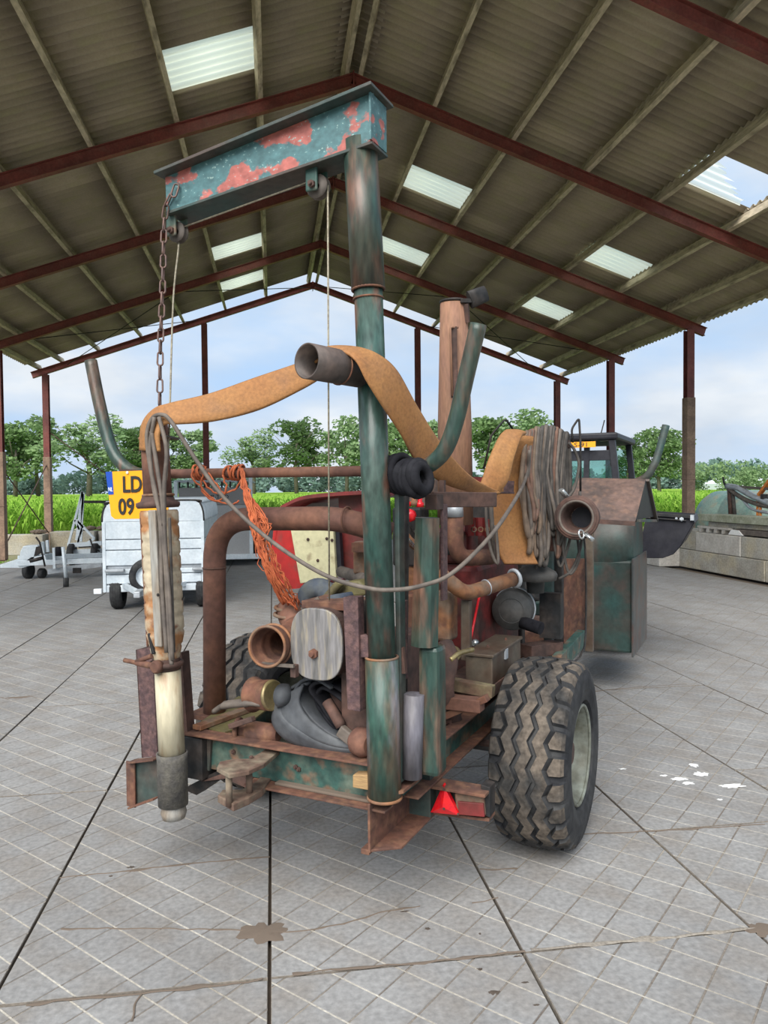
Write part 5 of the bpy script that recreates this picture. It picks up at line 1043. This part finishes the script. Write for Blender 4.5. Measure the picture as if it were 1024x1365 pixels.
# grey livestock trailer behind
y2 = 17.2; gx0 = WY(234, 700, y2).x; gx1 = WY(336, 700, y2).x; gz = lambda py: WY(285, py, y2).z
X2 = empty('livestock_trailer', (0, 0, 0), 0, 'grey high sided cattle trailer standing behind the small box trailer', 'trailer')
MB().bb(gx0, gx1, y2, y2+.05, gz(739), gz(673)).build('lower_panel', 'silver_panel', X2, .01)
o = MB().bb(gx0+.08, gx1-.06, y2-.03, y2+.03, gz(673), gz(650)).build('upper_panel', 'grey_panel', X2, .01)
text('MI-TRO', 'trailer_lettering', .13, 'black_paint', (WY(277, 665, y2).x, y2-.036, gz(665)), (1, 0, 0), (0, 0, 1), o, .002, sx=1.05)
MB().bb(gx0-.02, gx0+.06, y2-.04, y2+.04, gz(739), gz(641)).build('corner_post', 'zinc', X2, .01); MB().bb(gx1-.06, gx1+.02, y2-.04, y2+.04, gz(739), gz(636)).build('corner_post', 'zinc', X2, .01)
MB().bb(gx0, gx1, y2-.02, y2+.05, gz(643), gz(640)).build('top_rail', 'zinc_dull', X2)
for k in range(9): x = gx0+.1+k*(gx1-gx0-.2)/8; MB().bb(x-.02, x+.02, y2-.02, y2+.02, gz(650), gz(642)).build('vent_bar', 'black_iron', X2)
for x0 in (gx0, gx1-.04):
    MB().bb(x0, x0+.04, y2+.05, y2+3.6, gz(739), gz(672)).build('side_wall', 'silver_panel', X2, .01); MB().bb(x0, x0+.04, y2+.05, y2+3.6, gz(643), gz(640)).build('side_rail', 'zinc_dull', X2)
    for yy in (y2+1.3, y2+2.1): mb = MB(); mb._lathe(V((x0+.02+(.12 if x0 > gx0 else -.12), yy, .33)), V((1, 0, 0)), [(-.08, .18), (-.1, .26), (-.06, .33), (.06, .33), (.1, .26), (.08, .18), (0, .05)], 28, 0); mb.build('trailer_tyre', 'tyre_dark', X2)
MB().bb(gx0, gx1, y2+.05, y2+3.6, .42, .5).build('floor_pan', 'zinc_dull', X2); MB().bb(gx0, gx1, y2+3.55, y2+3.6, .5, gz(672)).build('tail_ramp', 'silver_panel', X2)
MB().bb(gx0, gx1+.55, y2-.06, y2+.02, gz(746), gz(739)).build('chassis_beam', 'zinc', X2, .01)
MB().bar((gx1+.1, y2+.5, .36), (gx1+.75, y2-.3, .36), .07, .06).build('drawbar', 'zinc', X2, .01); MB().bar((gx0+.3, y2, .36), ((gx0+gx1)/2, y2-1.4, .40), .07, .08).build('drawbar', 'zinc', X2, .01)
MB().bb(gx1+.02, gx1+1.1, y2+2.0, y2+2.1, .35, 1.2).build('rear_door', 'silver_panel', X2, .01)
# boat and car trailers, galvanised
X3 = empty('car_transporter', (0, 0, 0), 0, 'galvanised flat transporter trailer with mudguard and winch, lowest of the parked trailers', 'trailer')
ya = 15.6
def wa(px, py, y=ya): return WY(px, py, y)
MB().prism([wa(0, 753), wa(24, 745), wa(60, 740), wa(62, 748), wa(30, 757), wa(0, 757)], (0, .5, 0)).build('ramp_plate', 'zinc', X3, .004)
for y1, dp in ((751, 0), (744, 1.4)): MB().bar(wa(24, y1, ya+dp*.3), wa(138, y1-4, ya+dp), .06, .10).build('chassis_rail', 'zinc', X3, .004)
for px in (60, 85, 112, 132): MB().bar(wa(px, 748), wa(px-2, 744, ya+1.4), .05, .05).build('cross_bar', 'zinc_dull', X3, .003)
MB().bar(wa(64, 762, ya), wa(136, 752, ya), .05, .10).build('lower_beam', 'zinc_dull', X3, .004)
g = wa(36, 738); 
MB().prism([wa(25, 749, ya), wa(27, 735, ya), wa(31, 728, ya), wa(50, 727, ya), wa(52, 730, ya), wa(44, 748, ya)], (0, .28, 0)).build('mudguard', 'zinc', X3, .01)
MB().prism([wa(45, 742, ya-.01), wa(48, 729, ya-.01), wa(54, 728, ya-.01), wa(57, 736, ya-.01)], (0, .1, 0)).build('mudguard_flap', 'black_iron', X3)
for px, py in ((38, 761), (56, 762)): c = wa(px, py, ya+.15); mb = MB(); rr = .16 if px == 38 else .10; mb._lathe(V((c.x, c.y, rr+.0)), V((1, -.3, 0)).normalized(), [(-.05, rr*.5), (-.06, rr*.8), (-.04, rr), (.04, rr), (.06, rr*.8), (.05, rr*.5), (.05, .0)], 24, 0); mb.build('trailer_tyre', 'tyre_dark', X3)
MB().tube([wa(88, 784, 14.2), wa(88, 770, 14.2)], .05, 12).build('jockey_wheel', 'tyre_dark', X3)
MB().tube([wa(88, 772, 14.2), wa(84, 729, 14.2)], .032, 12).build('jockey_post', 'zinc', X3)
MB().bar(wa(88, 748, 14.2), wa(74, 750, 15.6), .05, .07).build('jockey_arm', 'zinc_dull', X3)
MB().tube([wa(40, 748, 15.3), wa(56, 744, 15.3)], .035, 10).build('winch_drum', 'black_iron', X3); MB().tube([wa(48, 716, 15.4), wa(53, 723, 15.4), wa(60, 755, 15.3)], .018, 8).build('winch_handle', 'black_iron', X3)
for px, a, b in ((57, 722, 738), (63, 720, 736), (72, 730, 758)): MB().bar(wa(px, a, 15.5), wa(px+1, b, 15.5), .05, .07, up=(0, 1, 0)).build('winch_post', 'zinc', X3, .004)
MB().tube([wa(79, 729, 15.4), wa(79, 741, 15.4)], .07, 14).build('rubber_roller', 'rubber_black', X3); MB().bb(wa(97, 760, 15.3).x, wa(108, 760, 15.3).x, 15.28, 15.34, wa(100, 764, 15.3).z, wa(100, 757, 15.3).z).build('tail_lamp', 'black_iron', X3, .01)
X4 = empty('boat_trailer', (0, 0, 0), 0, 'galvanised boat trailer with a tall triangular bow frame, behind the flat transporter', 'trailer')
yb2 = 18.5
def wb_(px, py, y=yb2): return WY(px, py, y)
for a, b in (((110, 655), (91, 727)), ((112, 657), (104, 727)), ((111, 658), (108, 722)), ((110, 655), (102, 720)), ((102, 693), (126, 718)), ((100, 693), (106, 706)), ((126, 718), (112, 726)), ((111, 700), (103, 726))): MB().bar(wb_(*a), wb_(*b), .05, .05, up=(0, 1, 0)).build('bow_frame_strut', 'zinc', X4, .003)
MB().bar(wb_(90, 727), wb_(136, 724), .06, .10).build('chassis_rail', 'zinc', X4, .004); MB().bar(wb_(88, 736), wb_(136, 734), .06, .10).build('chassis_rail', 'zinc', X4, .004); MB().bar(wb_(105, 729), wb_(122, 728), .05, .05).build('cradle', 'rubber_black', X4)
MB().tube([wb_(120, 718, 18.2), wb_(124, 730, 18.2), wb_(133, 735, 18.2)], .02, 6).build('crank_handle', 'black_iron', X4)
for px in (96, 128): c = wb_(px, 745); mb = MB(); mb._lathe(V((c.x, yb2, .25)), V((1, 0, 0)), [(-.06, .13), (-.08, .2), (-.05, .25), (.05, .25), (.08, .2), (.06, .13), (0, 0)], 24, 0); mb.build('trailer_tyre', 'tyre_dark', X4)
for px in (90, 130): a = wb_(px, 735); MB().bar(a, V((a.x, a.y, .25)), .05, .05, up=(0, 1, 0)).build('axle_leg', 'zinc_dull', X4)
a = WY(112, 669, 17.5); b = WY(145, 669.5, 17.5); tag(MB().bar(a, b+V((.7, 0, 0)), .04, .06).build('black_boom', 'black_iron', X4))
# ================================================================ BLOCK WALLS AND WHAT STANDS ON THEM
def blocks(name, label, parts, axis='y'):
    e = empty(name, (0, 0, 0), 0, label, 'wall')
    for (a0, a1, x0, x1, z0, z1, m_) in parts:
        g_ = .008; j = random.uniform(-.012, .012); mb = MB()
        if axis == 'y': mb.bb(x0+j, x1+j, a0+g_, a1-g_, z0+.004, z1-.004)
        else: mb.bb(a0+g_, a1-g_, x0+j, x1+j, z0+.004, z1-.004)
        mb.build('concrete_block', m_, e, .015)
    return e
pr_ = []; ms_ = ['block_concrete', 'block_pale']
for i in range(6): pr_.append((15.0-1.42*(i+1), 15.0-1.42*i, 8.55, 9.1, 0, .385, 'block_concrete'))
for i in range(6): y1 = 14.38-1.5*i; pr_.append((y1-1.5, y1, 8.56, 9.1, .385, .77, 'block_concrete' if i % 2 else 'block_pale'))
pr_ += [(14.38, 15.85, 8.58, 9.12, .385, .80, 'block_concrete'), (15.0, 16.6, 8.1, 8.65, 0, .385, 'block_pale')]
blocks('stacked_block_wall', 'low wall of big grey concrete blocks at the right', pr_)
e = empty('lintel_stack', (0, 0, 0), 0, 'weathered concrete lintels laid along the top of the right block wall', 'slabs')
MB().bb(8.58, 9.05, 8.5, 14.35, 1.00, 1.14).build('lintel', 'moss_board', e, .01); MB().bb(8.66, 9.05, 8.7, 14.1, .90, .99).build('lintel', 'block_concrete', e, .01); MB().bb(8.60, 9.0, 8.6, 13.2, .79, .89).build('lintel', 'cable_grey', e, .01)
for i in range(4):
    y = 14.32-i*.26; mb = MB(); mb.prism([(8.59, y, .78), (8.59, y-.08, .78), (8.59, y-.14, .895), (8.59, y-.02, .895)], (.12, 0, 0)); o = mb.build('vent_web', 'block_pale', e)
MB().bb(8.58, 8.72, 13.3, 14.36, .86, .90).build('vent_top', 'block_pale', e)
mb = MB(); mb.prism([(8.58, 13.3, .78), (8.58, 12.85, .78), (8.58, 12.98, .87), (8.58, 13.2, .88)], (.2, 0, 0)); tag(mb.build('broken_stone', 'white_spill'), 'white broken stone on top of the right block wall', 'stone')
tk = empty('faded_tank', (10.35, 15.6, 0), math.radians(-80), 'faded green plastic tank behind the right block wall', 'tank')
mb = MB(); prof = [(-.9, .25), (-.86, .45), (-.78, .58), (-.62, .66), (0, .68), (.02, .655), (.05, .68), (1.0, .68), (1.1, .62), (1.14, .3)]
c = V((0, 0, .93)); mb._lathe(c, V((1, 0, 0)), prof, 32, 0); mb.build('tank_shell', 'tank_faded', tk)
MB().bb(-.6, 1.0, -.4, .4, 0, .3).build('tank_cradle', 'rust_dark', tk); MB().tube([(-.2, 0, 1.55), (-.2, 0, 1.66)], .07, 14).build('tank_cap', 'black_iron', tk)
tk2 = empty('cream_tank', (10.6, 13.1, 0), math.radians(-85), 'cream coloured tank right of the faded green tank', 'tank')
mb = MB(); mb._lathe(c, V((1, 0, 0)), [(-.9, .3), (-.8, .55), (-.7, .6), (.7, .6), (.8, .55), (.9, .3)], 28, 0); mb.build('tank_shell', 'tank_cream', tk2); MB().bb(-.6, .6, -.4, .4, 0, .4).build('tank_cradle', 'rust_dark', tk2)
q = lambda px, py: WX(px, py, 9.15)
hz = empty('old_hose_boom', (0, 0, 0), 0, 'grey branch like hose boom leaning over the lintels at the right edge', 'boom')
MB().tube(cr([q(964, 636), q(966, 645), q(970, 650)], 4), .02, 8).build('boom_tip', 'black_iron', hz)
MB().tube(cr([q(970, 648), q(985, 651), q(1005, 662), q(1030, 672)], 5), .06, 10).build('grey_hose', 'zinc_dull', hz); MB().tube(cr([q(972, 652), q(990, 664), q(1010, 672), q(1030, 676)], 5), .045, 10).build('grey_hose', 'cable_grey', hz)
MB().tube([q(972, 650), q(974, 668), q(975, 690)], [.04, .055, .05], 10).build('boom_post', 'rust_dark', hz); MB().tube([q(977, 655), q(980, 690)], .035, 10).build('boom_post', 'cable_dark', hz); MB().tube(cr([q(990, 665), q(1002, 678), q(1026, 684)], 5), .03, 8).build('grey_hose', 'zinc_dull', hz)
of = empty('orange_implement', (0, 0, 0), 0, 'orange painted farm implement at the right edge behind the lintels', 'implement')
MB().bar(q(1030, 636), q(1012, 660), .05, .08, up=(1, 0, 0)).build('orange_strut', 'orange_paint', of, .004)
for px in (1010, 1014): MB().bar(q(px, 664), q(px, 692), .03, .04, up=(1, 0, 0)).build('orange_strut', 'orange_paint', of, .004)
MB().box(q(1019, 662), (.1, .1, .1)).build('implement_hub', 'black_iron', of, .01); MB().bar(q(985, 649), q(1030, 652), .04, .05, up=(0, 0, 1)).build('implement_rail', 'cable_grey', of)
# left low wall
zz = .56
lw = blocks('low_rubble_wall', 'low concrete block wall with rubble on top, behind the boat trailer', [(-7.35, -6.15, 21.6, 22.2, 0, .55, 'block_concrete'), (-6.1, -4.9, 22.0, 22.6, 0, .60, 'block_concrete'), (-4.85, -3.6, 22.2, 22.8, 0, .60, 'block_pale'), (-3.55, -2.2, 22.3, 22.9, 0, .58, 'block_concrete')], 'x')
random.seed(3)
for k in range(16):
    x = random.uniform(-7.2, -3.8); y = 21.9 if x < -6.15 else 22.35; z = .55 if x < -6.15 else .60; r_ = random.uniform(.05, .14)
    mb = MB(); bm = bmesh.new(); bmesh.ops.create_icosphere(bm, subdivisions=1, radius=r_)
    vs = [V((v.co.x*random.uniform(1, 1.6), v.co.y, v.co.z*.55)) for v in bm.verts]; zm_ = min(v.z for v in vs); vs = [V((x, y, z-zm_))+v for v in vs]; fs = [tuple(v.index for v in f.verts) for f in bm.faces]; bm.free()
    mb.add(vs, fs); o = mb.build('rubble_stone', random.choice(('block_concrete', 'block_pale', 'soil')), lw)
